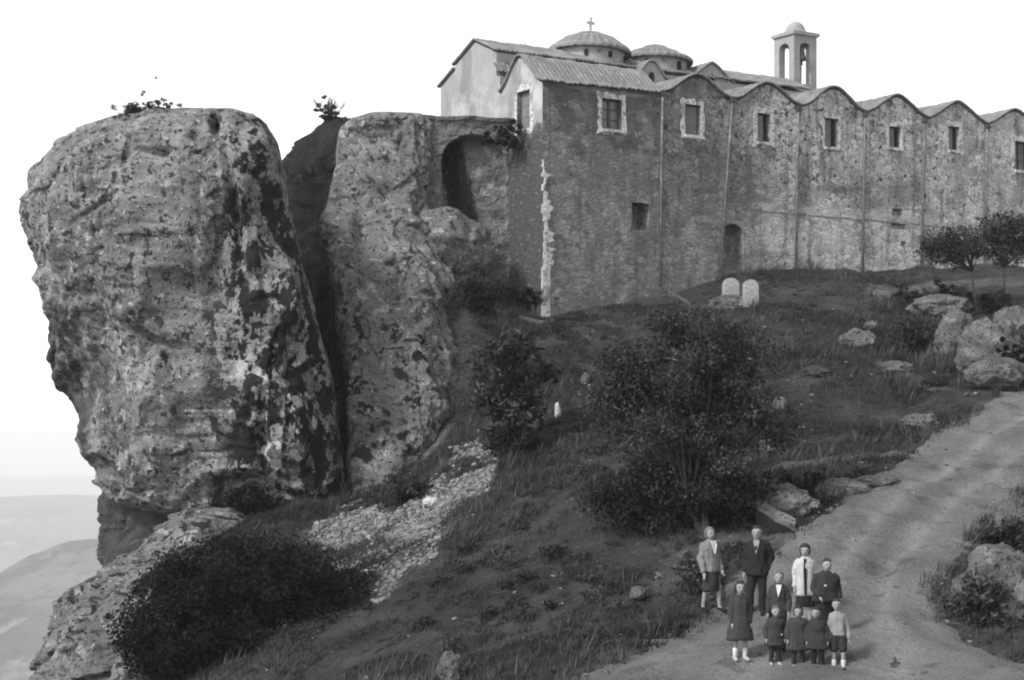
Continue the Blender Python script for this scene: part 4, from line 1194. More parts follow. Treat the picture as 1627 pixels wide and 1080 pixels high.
def crest(kind, col, drop=0.14):
    best = None
    for o in bpy.data.objects:
        if o.name.startswith(kind):
            c = np.empty(len(o.data.vertices) * 3, np.float32); o.data.vertices.foreach_get('co', c); c = c.reshape(-1, 3) + np.array(o.location)
            c = c[np.abs(c[:, 0] / c[:, 1] * FPX + CX - col) < 5]
            r = HOR - c[:, 2] / c[:, 1] * FPX
            k = int(np.argmin(r))
            best = Vector(c[k].tolist()) - Vector((0, 0, drop))
    return best

# ------------------------------------------------------------------ trees and shrubs
def leaf_mesh(name, centers, radii, n, size, shade, seed, flat=0.75, up=0.0, droop=0.0):
    """n small leaf faces spread through clumps"""
    rng = np.random.default_rng(seed)
    centers = np.asarray(centers, float); radii = np.asarray(radii, float)
    w = radii ** 2.2; w = w / w.sum()
    ci = rng.choice(len(centers), n, p=w)
    d = rng.normal(size=(n, 3)); d /= np.linalg.norm(d, axis=1)[:, None]
    rad = rng.random(n) ** 0.45
    c = centers[ci] + d * (radii[ci] * rad)[:, None] * np.array([1, 1, flat])
    a = rng.normal(size=(n, 3)); a[:, 2] += up; a /= np.linalg.norm(a, axis=1)[:, None]
    b = np.cross(a, rng.normal(size=(n, 3))); b /= np.linalg.norm(b, axis=1)[:, None] + 1e-9
    s = size * rng.uniform(0.6, 1.4, n)[:, None]
    V = np.stack([c - a * s, c + b * s * 0.38, c + a * s, c - b * s * 0.38], 1).reshape(-1, 3)
    F = np.arange(4 * n).reshape(n, 4)
    clump = rng.uniform(0.35, 1.8, len(centers))
    sh = np.repeat(shade * clump[ci] * rng.uniform(0.6, 1.4, n), 4)
    return np_mesh(name, V, F, sh)

def make_tree(name, base, top, crown_c, crown_r, n_limb, n_leaf, leaf, shade, seed, label, cat='tree', trunk_r=0.12, bark='bark', clump_r=(0.3, 0.6), trunks=1, up=0.0, bottom_cut=None, group=None, per=5):
    """base: world point; crown_c / crown_r: ellipsoid of the crown, relative to the base"""
    rnd = random.Random(seed)
    root = tag(empty(name, base), label, cat, group)
    cc, cr = Vector(crown_c), Vector(crown_r)
    bm = bmesh.new()
    cl, rr = [], []
    starts = []
    for k in range(trunks):
        a = rnd.uniform(0, 6.28)
        p0 = Vector((math.cos(a) * 0.15 * (trunks > 1), math.sin(a) * 0.15 * (trunks > 1), -0.2))
        fork = Vector((cc.x * 0.5 + rnd.uniform(-.2, .2) * (1 + 0.6 * (trunks > 1)), cc.y * 0.5 + rnd.uniform(-.2, .2), max(0.35, (cc.z - cr.z) * 0.9 + 0.1)))
        mid = p0.lerp(fork, 0.5) + Vector((rnd.uniform(-.08, .08), rnd.uniform(-.08, .08), 0))
        add_tube(bm, [p0, mid, fork], [trunk_r * 1.25, trunk_r, trunk_r * 0.8], 8)
        starts.append(fork)
    for k in range(n_limb):
        st = starts[k % trunks]
        while True:
            v = Vector((rnd.uniform(-1, 1), rnd.uniform(-1, 1), rnd.uniform(-0.9, 1)))
            if 0.25 < v.length < 1: break
        tip = cc + Vector((v.x * cr.x, v.y * cr.y, v.z * cr.z))
        mid = st.lerp(tip, 0.5) + Vector((rnd.uniform(-.12, .12), rnd.uniform(-.12, .12), 0.10 * cr.z))
        add_tube(bm, [st, st.lerp(mid, 0.5), mid, tip], [trunk_r * 0.55, trunk_r * 0.42, trunk_r * 0.28, trunk_r * 0.08], 5)
        for q in range(per):
            o = Vector((rnd.gauss(0, 1), rnd.gauss(0, 1), rnd.gauss(0, 0.8))) * 0.28
            cl.append(tip + o - v * rnd.random() * 0.35); rr.append(rnd.uniform(*clump_r))
    bm_obj('trunk', bm, M[bark], root, True)
    link_mesh('crown', leaf_mesh('crown', cl, rr, n_leaf, leaf, shade, seed, up=up), M['leaf'], root)
    return root

b = hit(1120, 852)
make_tree('tree', b, None, (-0.35, 0.8, 2.9), (2.25, 1.6, 2.35), 70, 42000, 0.055, 0.045, 21, 'big dark sprawling leafy tree on the slope behind the two men', trunk_r=0.10, trunks=4, clump_r=(0.2, 0.55), per=5)
b = hit(1090, 850)
make_tree('shrub', b + Vector((0, 0.5, 0)), None, (-0.1, 0, 0.95), (2.0, 0.8, 1.05), 40, 18000, 0.06, 0.028, 22, 'low dark bush crowding the foot of the big leafy tree', 'shrub', trunk_r=0.05, trunks=3, clump_r=(0.25, 0.5))
b = hit(803, 728)
make_tree('tree', b, None, (0.05, 0.3, 2.25), (0.95, 0.9, 1.35), 20, 5200, 0.10, 0.040, 23, 'small dark tree on the slope below the corner of the building', trunk_r=0.08, clump_r=(0.25, 0.5))
b = hit(812, 722)
make_tree('shrub', b + Vector((0.1, 0.3, 0)), None, (0, 0, 0.35), (0.55, 0.4, 0.35), 12, 2200, 0.08, 0.02, 24, 'very dark low bush at the foot of the small dark tree', 'shrub', trunk_r=0.03, clump_r=(0.15, 0.3))
b = hit(1557, 492)
make_tree('tree', b, None, (-0.8, 0.2, 2.25), (1.2, 0.9, 0.85), 26, 5000, 0.065, 0.05, 25, 'left one of two slim young trees before the long wall', trunk_r=0.05, clump_r=(0.14, 0.34), up=1.2)
b = hit(1592, 492)
make_tree('tree', b, None, (0.35, 0.2, 2.5), (1.0, 0.9, 1.0), 26, 5200, 0.065, 0.05, 26, 'right one of two slim young trees before the long wall', trunk_r=0.05, clump_r=(0.14, 0.34), up=1.2)
# the big bush bottom left
b = hit(390, 1010)
make_tree('shrub', b, None, (0.1, 0.6, 0.9), (3.0, 1.8, 1.15), 80, 70000, 0.055, 0.014, 27, 'huge dense black looking bush on the slope at the bottom left', 'shrub', trunk_r=0.06, trunks=4, clump_r=(0.35, 0.62), per=6)
b2 = hit(290, 1075)
make_tree('shrub', b2, None, (0.0, 0.4, 0.7), (1.35, 1.0, 0.9), 36, 28000, 0.055, 0.014, 28, 'dense dark bush below the huge one, at the bottom edge beside the rock ledge', 'shrub', trunk_r=0.05, trunks=2, clump_r=(0.3, 0.55), per=5)

def shrub(px, py, w, h, label, seed, shade=0.04, n=1600, leaf=0.07, base=None):
    b = base if base is not None else hit(px, py)
    k = b.y / FPX
    return make_tree('shrub', b, None, (0, 0, h * k * 0.5), (w * k * 0.42, w * k * 0.35, h * k * 0.42), 12, n, leaf, shade, seed, label, 'shrub', trunk_r=0.03, clump_r=(0.10 * w * k, 0.2 * w * k), per=4)
shrub(1455, 560, 95, 48, 'dark spreading shrub left of the largest boulder', 61, 0.04, 2600)
shrub(1575, 500, 42, 32, 'dark round shrub between the trunks of the two slim trees', 62, 0.028, 1500)
shrub(1500, 482, 40, 20, 'small dark shrub left of the slim tree trunks', 63, 0.03, 1000)
shrub(1450, 485, 34, 20, 'small dark shrub on the bank, farther left from the slim trees', 64, 0.03, 900)
shrub(1270, 790, 60, 40, 'shrub in shadow between the jagged pale rock and the road', 65, 0.045, 1600)
shrub(1560, 985, 120, 40, 'low dark scrub by the road, under the broad pale rock', 66, 0.05, 2400)
shrub(1600, 885, 80, 36, 'dark scrub between the rocks at the right edge', 67, 0.04, 1600)
shrub(1615, 590, 30, 44, 'dark shrub in the gap right of the largest boulder', 68, 0.022, 1000)
shrub(1100, 945, 46, 60, 'pale dry bush left of the man in the light jacket', 69, 0.09, 1500)
shrub(770, 500, 90, 60, 'dark shrub in the hollow below the terrace wall', 70, 0.03, 2200)
shrub(845, 500, 34, 50, 'dark shrub in the angle beside the building corner', 71, 0.025, 1200)
shrub(640, 800, 70, 26, 'low dark shrub above the rubble, below the outcrop', 72, 0.04, 1600)
shrub(0, 0, 24, 20, 'dark bush on the crest of the rock tower', 73, 0.03, 2200, 0.034, base=crest('rock_tower', 252))
shrub(0, 0, 36, 12, 'low scrub along the left shoulder of the rock tower', 74, 0.035, 2600, 0.034, base=crest('rock_tower', 208))
shrub(0, 0, 26, 44, 'dark bush hanging at the top of the cleft', 75, 0.025, 2600, 0.045, base=crest('cleft_wall', 517, 0.45))
shrub(0, 0, 34, 40, 'dark creeper at the top of the niche beside the window', 76, 0.022, 1300, base=P(806, 232, 66.9))
shrub(0, 0, 60, 32, 'black lichen covered shrub at the foot of the rock tower', 77, 0.018, 1800, base=P(395, 806, 57.0))

def twigs(base, h, spread, n, seed, label, mat='bark', tuft=False):
    rnd = random.Random(seed)
    root = tag(empty('dry_shrub', base), label, 'shrub')
    bm = bmesh.new()
    for k in range(n):
        a = rnd.uniform(0, 6.28); l = h * rnd.uniform(0.5, 1)
        d = Vector((math.cos(a) * spread * rnd.random(), math.sin(a) * spread * rnd.random(), l))
        m = d * 0.5 + Vector((rnd.uniform(-.06, .06), rnd.uniform(-.06, .06), 0))
        add_tube(bm, [(0, 0, -0.1), m, d], [0.022, 0.016, 0.008], 4)
        for q in range(4):
            st = m.lerp(d, rnd.random()); e = st + Vector((rnd.uniform(-.18, .18), rnd.uniform(-.18, .18), rnd.uniform(0.05, .22)))
            add_tube(bm, [st, e], [0.011, 0.005], 3)
    bm_obj('branches', bm, M[mat], root)
    return root
twigs(crest('cleft_wall', 521), 0.95, 0.7, 22, 81, 'bare twiggy shrub against the sky above the cleft', 'bark')
tr = twigs(crest('rock_tower', 205), 0.24, 0.06, 7, 82, 'tiny stalked plant against the sky on the rock tower', 'bark')
link_mesh('crown', leaf_mesh('crown', [(0, 0, 0.20), (0.08, 0, 0.25), (-0.08, 0, 0.23)], [0.09, 0.1, 0.1], 260, 0.05, 0.04, 83), M['leaf'], tr)

# ------------------------------------------------------------------ grass: blades past counting
def grass(n, xr, yr, hmin, hmax, seed, t0=0.050, thr=-0.12):
    rng = np.random.default_rng(seed)
    x = rng.uniform(*xr, n); y = rng.uniform(*yr, n)
    p = np.stack([x, y, 0 * x], 1)
    dens = fbm(p, 0.35, 3, 601) + 0.6 * fbm(p, 1.4, 2, 611)
    ok = (dens > thr) & ~(in_poly(x, y, scree_poly) & (fbm(p, 0.8, 3, 77) + rng.normal(0, 0.2, n) > -0.15))
    dr = np.minimum(near_line(x, y, [q.xy for q in RL]), near_line(x, y, [q.xy for q in RR]))
    inr = in_poly(x, y, road_poly)
    ok &= ~(inr & (dr > 0.25 + 0.35 * rng.random(n)))
    # not inside the building
    ls = (x - A0.x) * math.cos(ANG) + (y - A0.y) * math.sin(ANG); lt = -(x - A0.x) * math.sin(ANG) + (y - A0.y) * math.cos(ANG)
    ok &= ~((lt > -0.1) & (ls > -0.1))
    for line, w, v in PATHS_AND_LIT_STRIP: ok &= near_line(x, y, line) > w * 0.8
    ok &= ~((x > 5.5 + 0.1 * (y - 30)) & (y < 37) & (rng.random(n) < 0.8))
    x, y, dens = x[ok], y[ok], dens[ok]
    z = hill(x, y)
    m = len(x)
    h = (hmin + (hmax - hmin) * rng.random(m) ** 2) * np.clip(0.8 + dens, 0.5, 1.5)
    blades = 6
    X = np.repeat(x, blades) + rng.normal(0, 0.05, m * blades); Y = np.repeat(y, blades) + rng.normal(0, 0.05, m * blades); Zb = np.repeat(z, blades)
    hh = np.repeat(h, blades) * rng.uniform(0.6, 1.2, m * blades)
    a = rng.uniform(0, 6.28, m * blades); w = 0.012 + 0.012 * rng.random(m * blades)
    lean = rng.normal(0, 0.35, (m * blades, 2)) + np.array([0.25, 0.0])
    B0 = np.stack([X - w * np.cos(a), Y - w * np.sin(a), Zb - 0.03], 1); B1 = np.stack([X + w * np.cos(a), Y + w * np.sin(a), Zb - 0.03], 1)
    T = np.stack([X + lean[:, 0] * hh, Y + lean[:, 1] * hh, Zb + hh], 1)
    V = np.stack([B0, B1, T], 1).reshape(-1, 3)
    tone = np.repeat(1.14 * t0 + 0.052 * fbm(np.stack([x, y, 0 * x], 1), 0.5, 3, 651) + 0.022 * rng.random(m), blades)
    return np_mesh('grass', V, np.arange(len(V)).reshape(-1, 3), np.repeat(tone, 3))
tag(link_mesh('grass', grass(105000, (-9, 17), (31, 79), 0.05, 0.24, 5, 0.05, -0.30), M['grass']), kind='stuff')
tag(link_mesh('dry_grass', grass(9000, (-9, 17), (31, 79), 0.18, 0.50, 8, 0.10, 0.18), M['grass']), kind='stuff')

# low weeds and scrub between the tufts
n = 1500
q = np.stack([RNG.uniform(-9, 17, n), RNG.uniform(32, 72, n)], 1)
qp = np.c_[q, 0 * q[:, 0]]
ls = (q[:, 0] - A0.x) * math.cos(ANG) + (q[:, 1] - A0.y) * math.sin(ANG); lt = -(q[:, 0] - A0.x) * math.sin(ANG) + (q[:, 1] - A0.y) * math.cos(ANG)
keep = (fbm(qp, 0.28, 3, 701) > 0.02) & ~in_poly(q[:, 0], q[:, 1], road_poly) & ~in_poly(q[:, 0], q[:, 1], scree_poly) & ~((lt > -0.3) & (ls > -0.3))
q = q[keep]; n = len(q)
rad = 0.10 + 0.30 * RNG.random(n) ** 2
cz = hill(q[:, 0], q[:, 1]) + rad * 0.25
tag(link_mesh('ground_cover', leaf_mesh('ground_cover', np.c_[q, cz], rad, 42000, 0.05, 0.045, 711, flat=0.6), M['leaf']), kind='stuff')

# ------------------------------------------------------------------ people
SKIN = grey('skin', 0.22, 0.29, 8, [], [], rough=0.6)
EYE = grey('eye', 0.03, 0.05, 9, [], [], rough=0.4)
LIP = grey('lips', 0.14, 0.18, 9, [], [], rough=0.6)
HAIR_D = grey('dark_hair', 0.018, 0.04, 9, [], [('noise', 40, 0.01, I1)], rough=0.6)
HAIR_M = grey('brown_hair', 0.07, 0.12, 9, [], [('noise', 40, 0.01, I1)], rough=0.6)
HAIR_G = grey('greying_hair', 0.09, 0.15, 9, [], [], rough=0.6)
HAIR_L = grey('fair_hair', 0.14, 0.2, 9, [], [('noise', 40, 0.01, I1)], rough=0.6)
C_ = {k: cloth('cloth_' + k, v) for k, v in dict(pale=0.22, white=0.55, cream=0.38, black=0.022, dark=0.035, coat=0.045, mid=0.10, grey=0.24, fawn=0.17).items()}
SHOE_D = cloth('dark_leather', 0.02); SHOE_L = cloth('white_leather', 0.34)

def person(foot, H, label, top='dark', top_hem=0.47, top_flare=1.0, bottom=('trousers', 'dark', 0.05), hair=HAIR_D, hair_style='short', shoes=SHOE_D, socks=None,
           stride=(0.06, -0.06, 0.0), arms=None, rz=0.0, lean=0.0, shirt=None, collar=None, head=1.0, bulk=1.0, sleeve=None, hair_big=1.0, open_front=None, pocket=None):
    """stands on foot facing the camera (-y). Lengths are shares of the height H."""
    root = tag(empty('person', foot, rz), label, 'person')
    h = H
    hd = head * (1.02 if head < 1.15 else 0.97)
    hz_ = 0.935 - 0.06 * (hd - 1) * 0.5                       # middle of the head
    hr = 0.067 * hd
    chin = hz_ - hr
    sh_z = chin - 0.050
    hip_z = 0.50
    sx = 0.086 * (1 + (bulk - 1) * 0.75); hx = 0.052
    lx = lean
    def q(x, y, z): return Vector((x * h + lx * h * max(0, z - 0.5), y * h, z * h))
    fr, fl, fy = stride                                         # feet x of each leg, forward offset of the second
    legs = []
    for sgn, fx, fo in ((1, fr, fy), (-1, fl, -fy)):
        legs.append((q(hx * sgn, 0, hip_z), q((hx * sgn + fx) / 2 + 0.004 * sgn, -0.015 - fo * 0.5, 0.275), q(fx, -fo + 0.005, 0.045), q(fx + 0.012 * sgn, -fo - 0.085, 0.018)))
    if arms is None: arms = {1: ((0.118 * bulk, 0.01, sh_z - 0.17), (0.118 * bulk, -0.04, sh_z - 0.32)), -1: ((-0.118 * bulk, 0.01, sh_z - 0.17), (-0.118 * bulk, -0.04, sh_z - 0.32))}
    arm = {}
    for sgn in (1, -1):
        e, w = arms[sgn]
        arm[sgn] = (q(sx * sgn, 0.005, sh_z - 0.034), q(*e), q(*w))
    # ---- body: one continuous skin
    bm = bmesh.new()
    rings = []
    for (z, rx, ry) in ((hip_z - 0.03, 0.075, 0.055), (hip_z + 0.04, 0.082, 0.06), (0.60, 0.068, 0.05), (0.68, 0.078, 0.055), (0.75, 0.085, 0.058), (sh_z - 0.02, 0.07, 0.05), (sh_z + 0.02, 0.05, 0.04), (sh_z + 0.045, 0.032, 0.034)):
        if z <= sh_z + 0.05:
            rings.append(ellipse(q(0, 0, z), rx * h * min(bulk, 1.1), ry * h, 18))
    rings = sorted(rings, key=lambda r: r[0].z)
    add_loft(bm, rings)
    add_capsule(bm, q(0, 0.004, sh_z), q(0, 0.0, hz_ - 0.02), 0.034 * h, 0.032 * h)
    for lg in legs:
        add_capsule(bm, lg[0], lg[1], 0.050 * h, 0.033 * h); add_capsule(bm, lg[1], lg[2], 0.034 * h, 0.021 * h); add_capsule(bm, lg[2], lg[3], 0.022 * h, 0.018 * h)
    for sgn in (1, -1):
        a, e, w = arm[sgn]
        add_capsule(bm, a, e, 0.029 * h, 0.022 * h); add_capsule(bm, e, w, 0.022 * h, 0.015 * h)
        d = (w - e).normalized()
        side = Vector((0, -1, 0)) if abs(d.y) < 0.8 else Vector((-sgn, 0, 0))
        side = (side - d * side.dot(d)).normalized()             # across the palm, thumb side
        pc = w + d * 0.028 * h
        add_capsule(bm, w + d * 0.008 * h, w + d * 0.045 * h, 0.016 * h, 0.019 * h)
        nrm_ = d.cross(side).normalized() * (-sgn)
        for k, (off, ln) in enumerate(((0.015, 0.040), (0.005, 0.045), (-0.005, 0.042), (-0.015, 0.033))):
            b0 = w + d * 0.048 * h + side * off * h; b1 = b0 + d * ln * 0.55 * h + nrm_ * 0.004 * h; b2 = b1 + d * ln * 0.4 * h + nrm_ * 0.012 * h
            add_capsule(bm, b0, b1, 0.0056 * h, 0.0052 * h, 8); add_capsule(bm, b1, b2, 0.0052 * h, 0.0045 * h, 8)
        t0 = w + d * 0.018 * h + side * 0.014 * h; t1 = t0 + (d * 0.6 + side * 0.7).normalized() * 0.026 * h
        add_capsule(bm, t0, t1, 0.0065 * h, 0.0056 * h, 8); add_capsule(bm, t1, t1 + (d * 0.9 + side * 0.2) * 0.02 * h, 0.0056 * h, 0.0048 * h, 8)
    hc = q(0, -0.006, hz_)
    def hp(x, y, z): return hc + Vector((x, y, z)) * (hr * h / 1.0)
    rings = []
    for (z, rx, ry, oy) in ((-1.0, 0.30, 0.32, -0.30), (-0.82, 0.52, 0.58, -0.2), (-0.5, 0.68, 0.78, -0.08), (-0.1, 0.74, 0.88, 0.0), (0.3, 0.76, 0.92, 0.03), (0.65, 0.66, 0.82, 0.06), (0.9, 0.42, 0.54, 0.08), (1.0, 0.15, 0.2, 0.08)):
        rings.append([hp(rx * math.cos(2 * PI * k / 20), oy + ry * math.sin(2 * PI * k / 20), z) for k in range(20)])
    add_loft(bm, rings)
    add_capsule(bm, hp(0, -0.84, 0.05), hp(0, -1.0, -0.25), 0.08 * hr * h, 0.13 * hr * h)
    add_capsule(bm, hp(-0.4, -0.74, 0.14), hp(0.4, -0.74, 0.14), 0.11 * hr * h, 0.11 * hr * h)
    for sgn in (1, -1): add_capsule(bm, hp(0.76 * sgn, 0.06, 0.12), hp(0.74 * sgn, 0.04, -0.28), 0.13 * hr * h, 0.10 * hr * h, 8)
    fuse('body', bm, 0.0078 * h / 1.3, SKIN, root, 2)
    for sgn in (1, -1):
        bm = bmesh.new(); add_capsule(bm, hp(0.27 * sgn, -0.80, 0.0), hp(0.38 * sgn, -0.78, 0.0), 0.095 * hr * h, 0.085 * hr * h, 8); bm_obj('eye', bm, EYE, root, True)
    bm = bmesh.new(); add_capsule(bm, hp(-0.2, -0.80, -0.55), hp(0.2, -0.80, -0.55), 0.09 * hr * h, 0.09 * hr * h, 8); bm_obj('mouth', bm, LIP, root, True)
    # ---- hair
    bm = bmesh.new()
    g = 1.05 * hair_big
    rings = []
    for (z, rx, ry, oy) in ((0.26, 0.76, 0.50, 0.42), (0.52, 0.74, 0.80, 0.10), (0.75, 0.62, 0.78, 0.06), (0.96, 0.42, 0.54, 0.08), (1.06, 0.15, 0.2, 0.08)):
        rings.append([hp(g * rx * math.cos(2 * PI * k / 18), oy + g * ry * math.sin(2 * PI * k / 18), z * (0.5 + 0.5 * hair_big) * 1.06) for k in range(18)])
    add_loft(bm, rings)
    bl = {'short': -0.35, 'bob': -0.85, 'long': -1.3}[hair_style]
    add_loft(bm, [[hp(g * rx * math.cos(2 * PI * k / 18), oy + ry * math.sin(2 * PI * k / 18), z) for k in range(18)] for (z, rx, ry, oy) in ((bl, 0.62, 0.3, 0.5), (-0.1, 0.78, 0.44, 0.48), (0.4, 0.80, 0.5, 0.42))])
    if hair_style != 'short':
        for sgn in (1, -1): add_capsule(bm, hp(0.78 * sgn, 0.0, 0.4), hp(0.74 * sgn, -0.05, bl + 0.2), 0.2 * hr * h, 0.16 * hr * h, 10)
    fuse('hair', bm, 0.0085 * h / 1.3, hair, root, 2, fold=0.0025 * h)
    # ---- top: jacket, coat or jumper
    bm = bmesh.new()
    rings = []
    zs = [top_hem, (top_hem + 0.62) / 2 if top_hem < 0.55 else 0.56, 0.62, 0.69, 0.75, sh_z - 0.012, sh_z + 0.014, sh_z + 0.034]
    for i, z in enumerate(zs):
        fl = 1 + (top_flare - 1) * max(0, (0.66 - z) / max(0.05, 0.66 - top_hem))
        base_r = {0: (0.098, 0.078), 1: (0.096, 0.076), 2: (0.090, 0.072), 3: (0.096, 0.076), 4: (0.102, 0.076), 5: (0.084, 0.062), 6: (0.056, 0.052), 7: (0.040, 0.042)}[i]
        bk = bulk if i < 5 else (1 + (bulk - 1) * (0.6 if i == 5 else 0.2))
        rings.append(ellipse(q(0, 0, z), base_r[0] * h * bk * fl, base_r[1] * h * (0.5 + 0.5 * bulk) * fl, 22, 2.3))
    rings = sorted(rings, key=lambda r: r[0].z)
    add_loft(bm, rings)
    for sgn in (1, -1):
        a, e, w = arm[sgn]
        add_capsule(bm, a - Vector((0.008 * sgn * h, 0, 0)), e, 0.041 * h * (0.6 + 0.4 * bulk), 0.033 * h); 
        add_capsule(bm, e, e.lerp(w, 0.90), 0.033 * h, 0.026 * h)
    fuse({'pale': 'jacket', 'cream': 'coat'}.get(top, 'jacket') if sleeve is None else sleeve, bm, 0.011 * h / 1.3, C_[top], root, 3, fold=0.013 * h)
    if shirt:
        bm = bmesh.new()
        v = [q(-0.036, -0.058, sh_z + 0.030), q(0.036, -0.058, sh_z + 0.030), q(0.026, -0.084, sh_z - 0.03), q(0, -0.092, sh_z - 0.125), q(-0.026, -0.084, sh_z - 0.03)]
        v = [p_ + Vector((0, -0.016 * h, 0)) for p_ in v]
        add_loft(bm, [[p_ + Vector((0, 0.03 * h, 0)) for p_ in v], v])
        bmesh.ops.bevel(bm, geom=bm.edges[:], offset=0.004 * h, segments=1)
        bm_obj('shirt', bm, C_[shirt], root)
    if collar:
        bm = bmesh.new()
        add_loft(bm, [ellipse(q(0, -0.004, z), r_ * h, r_ * 0.95 * h, 20) for (z, r_) in ((sh_z - 0.004, 0.074), (sh_z + 0.012, 0.070), (sh_z + 0.034, 0.050))])
        bm_obj('collar', bm, C_[collar], root, True)
    if open_front:
        bm = bmesh.new()
        v = [(-0.016, sh_z + 0.02), (0.016, sh_z + 0.02), (0.020, 0.7), (0.018, top_hem + 0.01), (-0.010, top_hem + 0.01), (-0.020, 0.7)]
        yy = {sh_z + 0.02: -0.064, 0.7: -0.084 - 0.004, top_hem + 0.01: -0.082 * (0.5 + 0.5 * bulk) * top_flare - 0.004}
        vv = [q(a_, yy[z_] - 0.016, z_) for a_, z_ in v]
        add_loft(bm, [[p_ + Vector((0, 0.03 * h, 0)) for p_ in vv], vv])
        bm_obj('placket', bm, C_[open_front], root)
    if pocket:
        bm = bmesh.new(); add_capsule(bm, q(pocket[0], -0.083 * (0.5 + 0.5 * bulk), pocket[1]), q(pocket[0] + 0.012, -0.083 * (0.5 + 0.5 * bulk), pocket[1]), 0.010 * h, 0.010 * h)
        bm_obj('brooch', bm, C_['white'], root, True)
    # ---- trousers, shorts or skirt
    kind, colour, hem = bottom
    bm = bmesh.new()
    if kind == 'skirt':
        add_loft(bm, [ellipse(q(0, 0, z), rx * h * (0.7 + 0.3 * bulk), ry * h, 24) for (z, rx, ry) in ((hem, 0.108, 0.088), (hem + 0.1, 0.102, 0.082), (0.50, 0.092, 0.072), (0.60, 0.078, 0.062))])
        fuse('skirt', bm, 0.012 * h / 1.3, C_[colour], root, 3, fold=0.011 * h)
    else:
        for lg in legs:
            k0, k1, an = lg[0], lg[1], lg[2]
            if kind == 'shorts':
                add_capsule(bm, k0, k0.lerp(k1, 0.8), 0.062 * h, 0.060 * h)
            else:
                add_capsule(bm, k0, k1, 0.060 * h, 0.044 * h); add_capsule(bm, k1, k1.lerp(an, 0.93), 0.044 * h, 0.034 * h)
        add_loft(bm, [ellipse(q(0, 0, z), rx * h, ry * h, 20) for (z, rx, ry) in ((0.45, 0.075, 0.06), (0.50, 0.090, 0.068), (0.58, 0.080, 0.062), (0.63, 0.07, 0.055))])
        fuse(kind, bm, 0.011 * h / 1.3, C_[colour], root, 3, fold=0.006 * h)
    for lg in legs:
        if socks:
            bm = bmesh.new(); add_capsule(bm, lg[2].lerp(lg[1], 0.42), lg[2], 0.034 * h, 0.028 * h); bm_obj('sock', bm, C_[socks], root, True)
        bm = bmesh.new()
        add_capsule(bm, lg[2] + Vector((0, 0.018 * h, -0.012 * h)), lg[3] + Vector((0, -0.012 * h, 0)), 0.030 * h, 0.024 * h, 14)
        for v_ in bm.verts: v_.co.z = max(v_.co.z, 0.0)
        bm_obj('shoe', bm, shoes, root, True)
    return root

def at_foot(px, py): return hit(px, py) + Vector((0, 0, 0.01))
def hgt(foot, head_row): return (HOR - head_row) * foot.y / FPX - foot.z

f = at_foot(1130, 972); person(f, hgt(f, 838), 'person in a pale grey jacket stepping along at the left end of the group', 'fawn', 0.48, 1.0, ('skirt', 'dark', 0.25), HAIR_G, 'bob',
    stride=(0.085, -0.075, 0.06), arms={1: ((0.115, 0.03, 0.63), (0.11, -0.05, 0.50)), -1: ((-0.125, 0.02, 0.63), (-0.135, -0.04, 0.47))}, rz=R(28), lean=-0.05, shirt='white', shoes=SHOE_D)
f = at_foot(1203, 980); person(f, hgt(f, 836), 'tall person in a dark suit with pale collar, standing at the back', 'black', 0.46, 1.05, ('trousers', 'black', 0.05), HAIR_D, rz=R(-14),
    stride=(0.06, -0.085, 0.0), arms={1: ((0.15, 0.05, 0.65), (0.105, -0.0, 0.53)), -1: ((-0.13, 0.02, 0.64), (-0.135, -0.03, 0.49))}, shirt='grey', bulk=1.12)
f = at_foot(1279, 1000); person(f, hgt(f, 865), 'person in a short cream coat with dark full hair, at the back right', 'cream', 0.40, 1.12, ('skirt', 'black', 0.27), HAIR_D, 'bob', hair_big=1.16, open_front='black', sleeve='coat',
    rz=R(-8))
f = at_foot(1311, 1022); person(f, hgt(f, 888), 'broad person in a dark knitted pullover with pale collar, behind the children', 'dark', 0.50, 1.08, ('skirt', 'black', 0.24), HAIR_D, 'short', bulk=1.38, collar='mid', sleeve='pullover', lean=0.05, rz=R(12), pocket=(-0.05, 0.69),
    arms={1: ((0.165, 0.01, 0.65), (0.155, -0.06, 0.53)), -1: ((-0.15, 0.01, 0.65), (-0.11, -0.09, 0.56))})
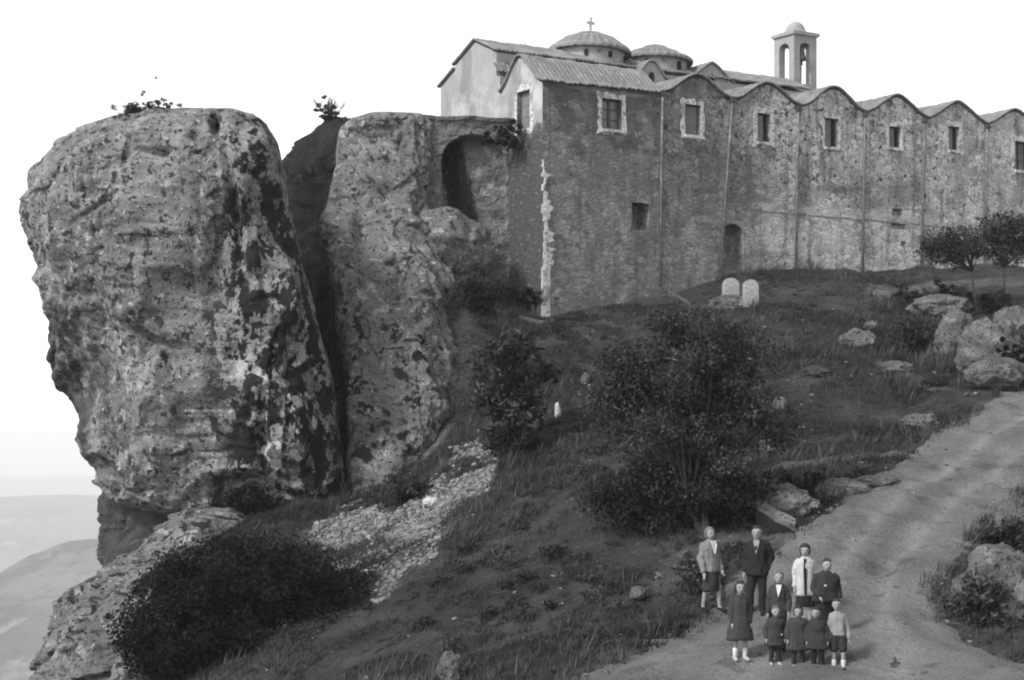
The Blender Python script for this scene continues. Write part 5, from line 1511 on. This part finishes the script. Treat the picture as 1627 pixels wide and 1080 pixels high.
f = at_foot(1236, 1035); person(f, hgt(f, 908), 'fair haired person in a dark blazer over a white open shirt, hands on a child', 'coat', 0.43, 1.0, ('trousers', 'black', 0.05), HAIR_G, shirt='white', head=1.08, lean=0.04, rz=R(-10),
    arms={1: ((0.125, 0.02, 0.63), (0.135, -0.07, 0.50)), -1: ((-0.12, 0.02, 0.63), (-0.12, -0.06, 0.48))})
f = at_foot(1176, 1050); person(f, hgt(f, 924), 'child in a flared dark coat with white socks and shoes, standing apart in front', 'coat', 0.27, 1.7, ('skirt', 'dark', 0.29), HAIR_D, 'bob', SHOE_L, 'white', head=1.18, sleeve='coat', rz=R(10),
    stride=(0.065, -0.065, 0.0))
f = at_foot(1231, 1058); person(f, hgt(f, 964), 'small dark clad child with a round pale face, under the white shirted one', 'coat', 0.34, 1.25, ('trousers', 'dark', 0.05), HAIR_M, 'short', SHOE_L, None, bulk=1.36, head=1.38, lean=0.05, sleeve='coat', rz=R(8), stride=(0.065, -0.065, 0), pocket=(0.09, 0.53))
f = at_foot(1268, 1062); person(f, hgt(f, 964), 'small child in a wide dark cape, in the middle of the front row', 'coat', 0.30, 1.35, ('trousers', 'dark', 0.05), HAIR_D, 'bob', SHOE_L, 'mid', head=1.32, sleeve='coat', bulk=1.5, stride=(0.075, -0.075, 0))
f = at_foot(1299, 1064); person(f, hgt(f, 966), 'small dark haired child in a dark coat, right of the caped child', 'dark', 0.34, 1.3, ('trousers', 'black', 0.05), HAIR_D, 'short', SHOE_L, None, bulk=1.42, head=1.32, lean=-0.06, sleeve='coat', rz=R(-16), stride=(0.065, -0.065, 0))
f = at_foot(1332, 1068); person(f, hgt(f, 952), 'child in a light jumper and dark shorts, bare legged, right end of front row', 'pale', 0.50, 1.0, ('shorts', 'dark', 0.3), HAIR_D, 'short', SHOE_D, 'white', head=1.18, sleeve='jumper', lean=-0.05, rz=R(-8), stride=(0.07, -0.06, 0.02),
    arms={1: ((0.145, 0.01, 0.60), (0.15, -0.03, 0.46)), -1: ((-0.125, 0.01, 0.60), (-0.125, -0.03, 0.46))})
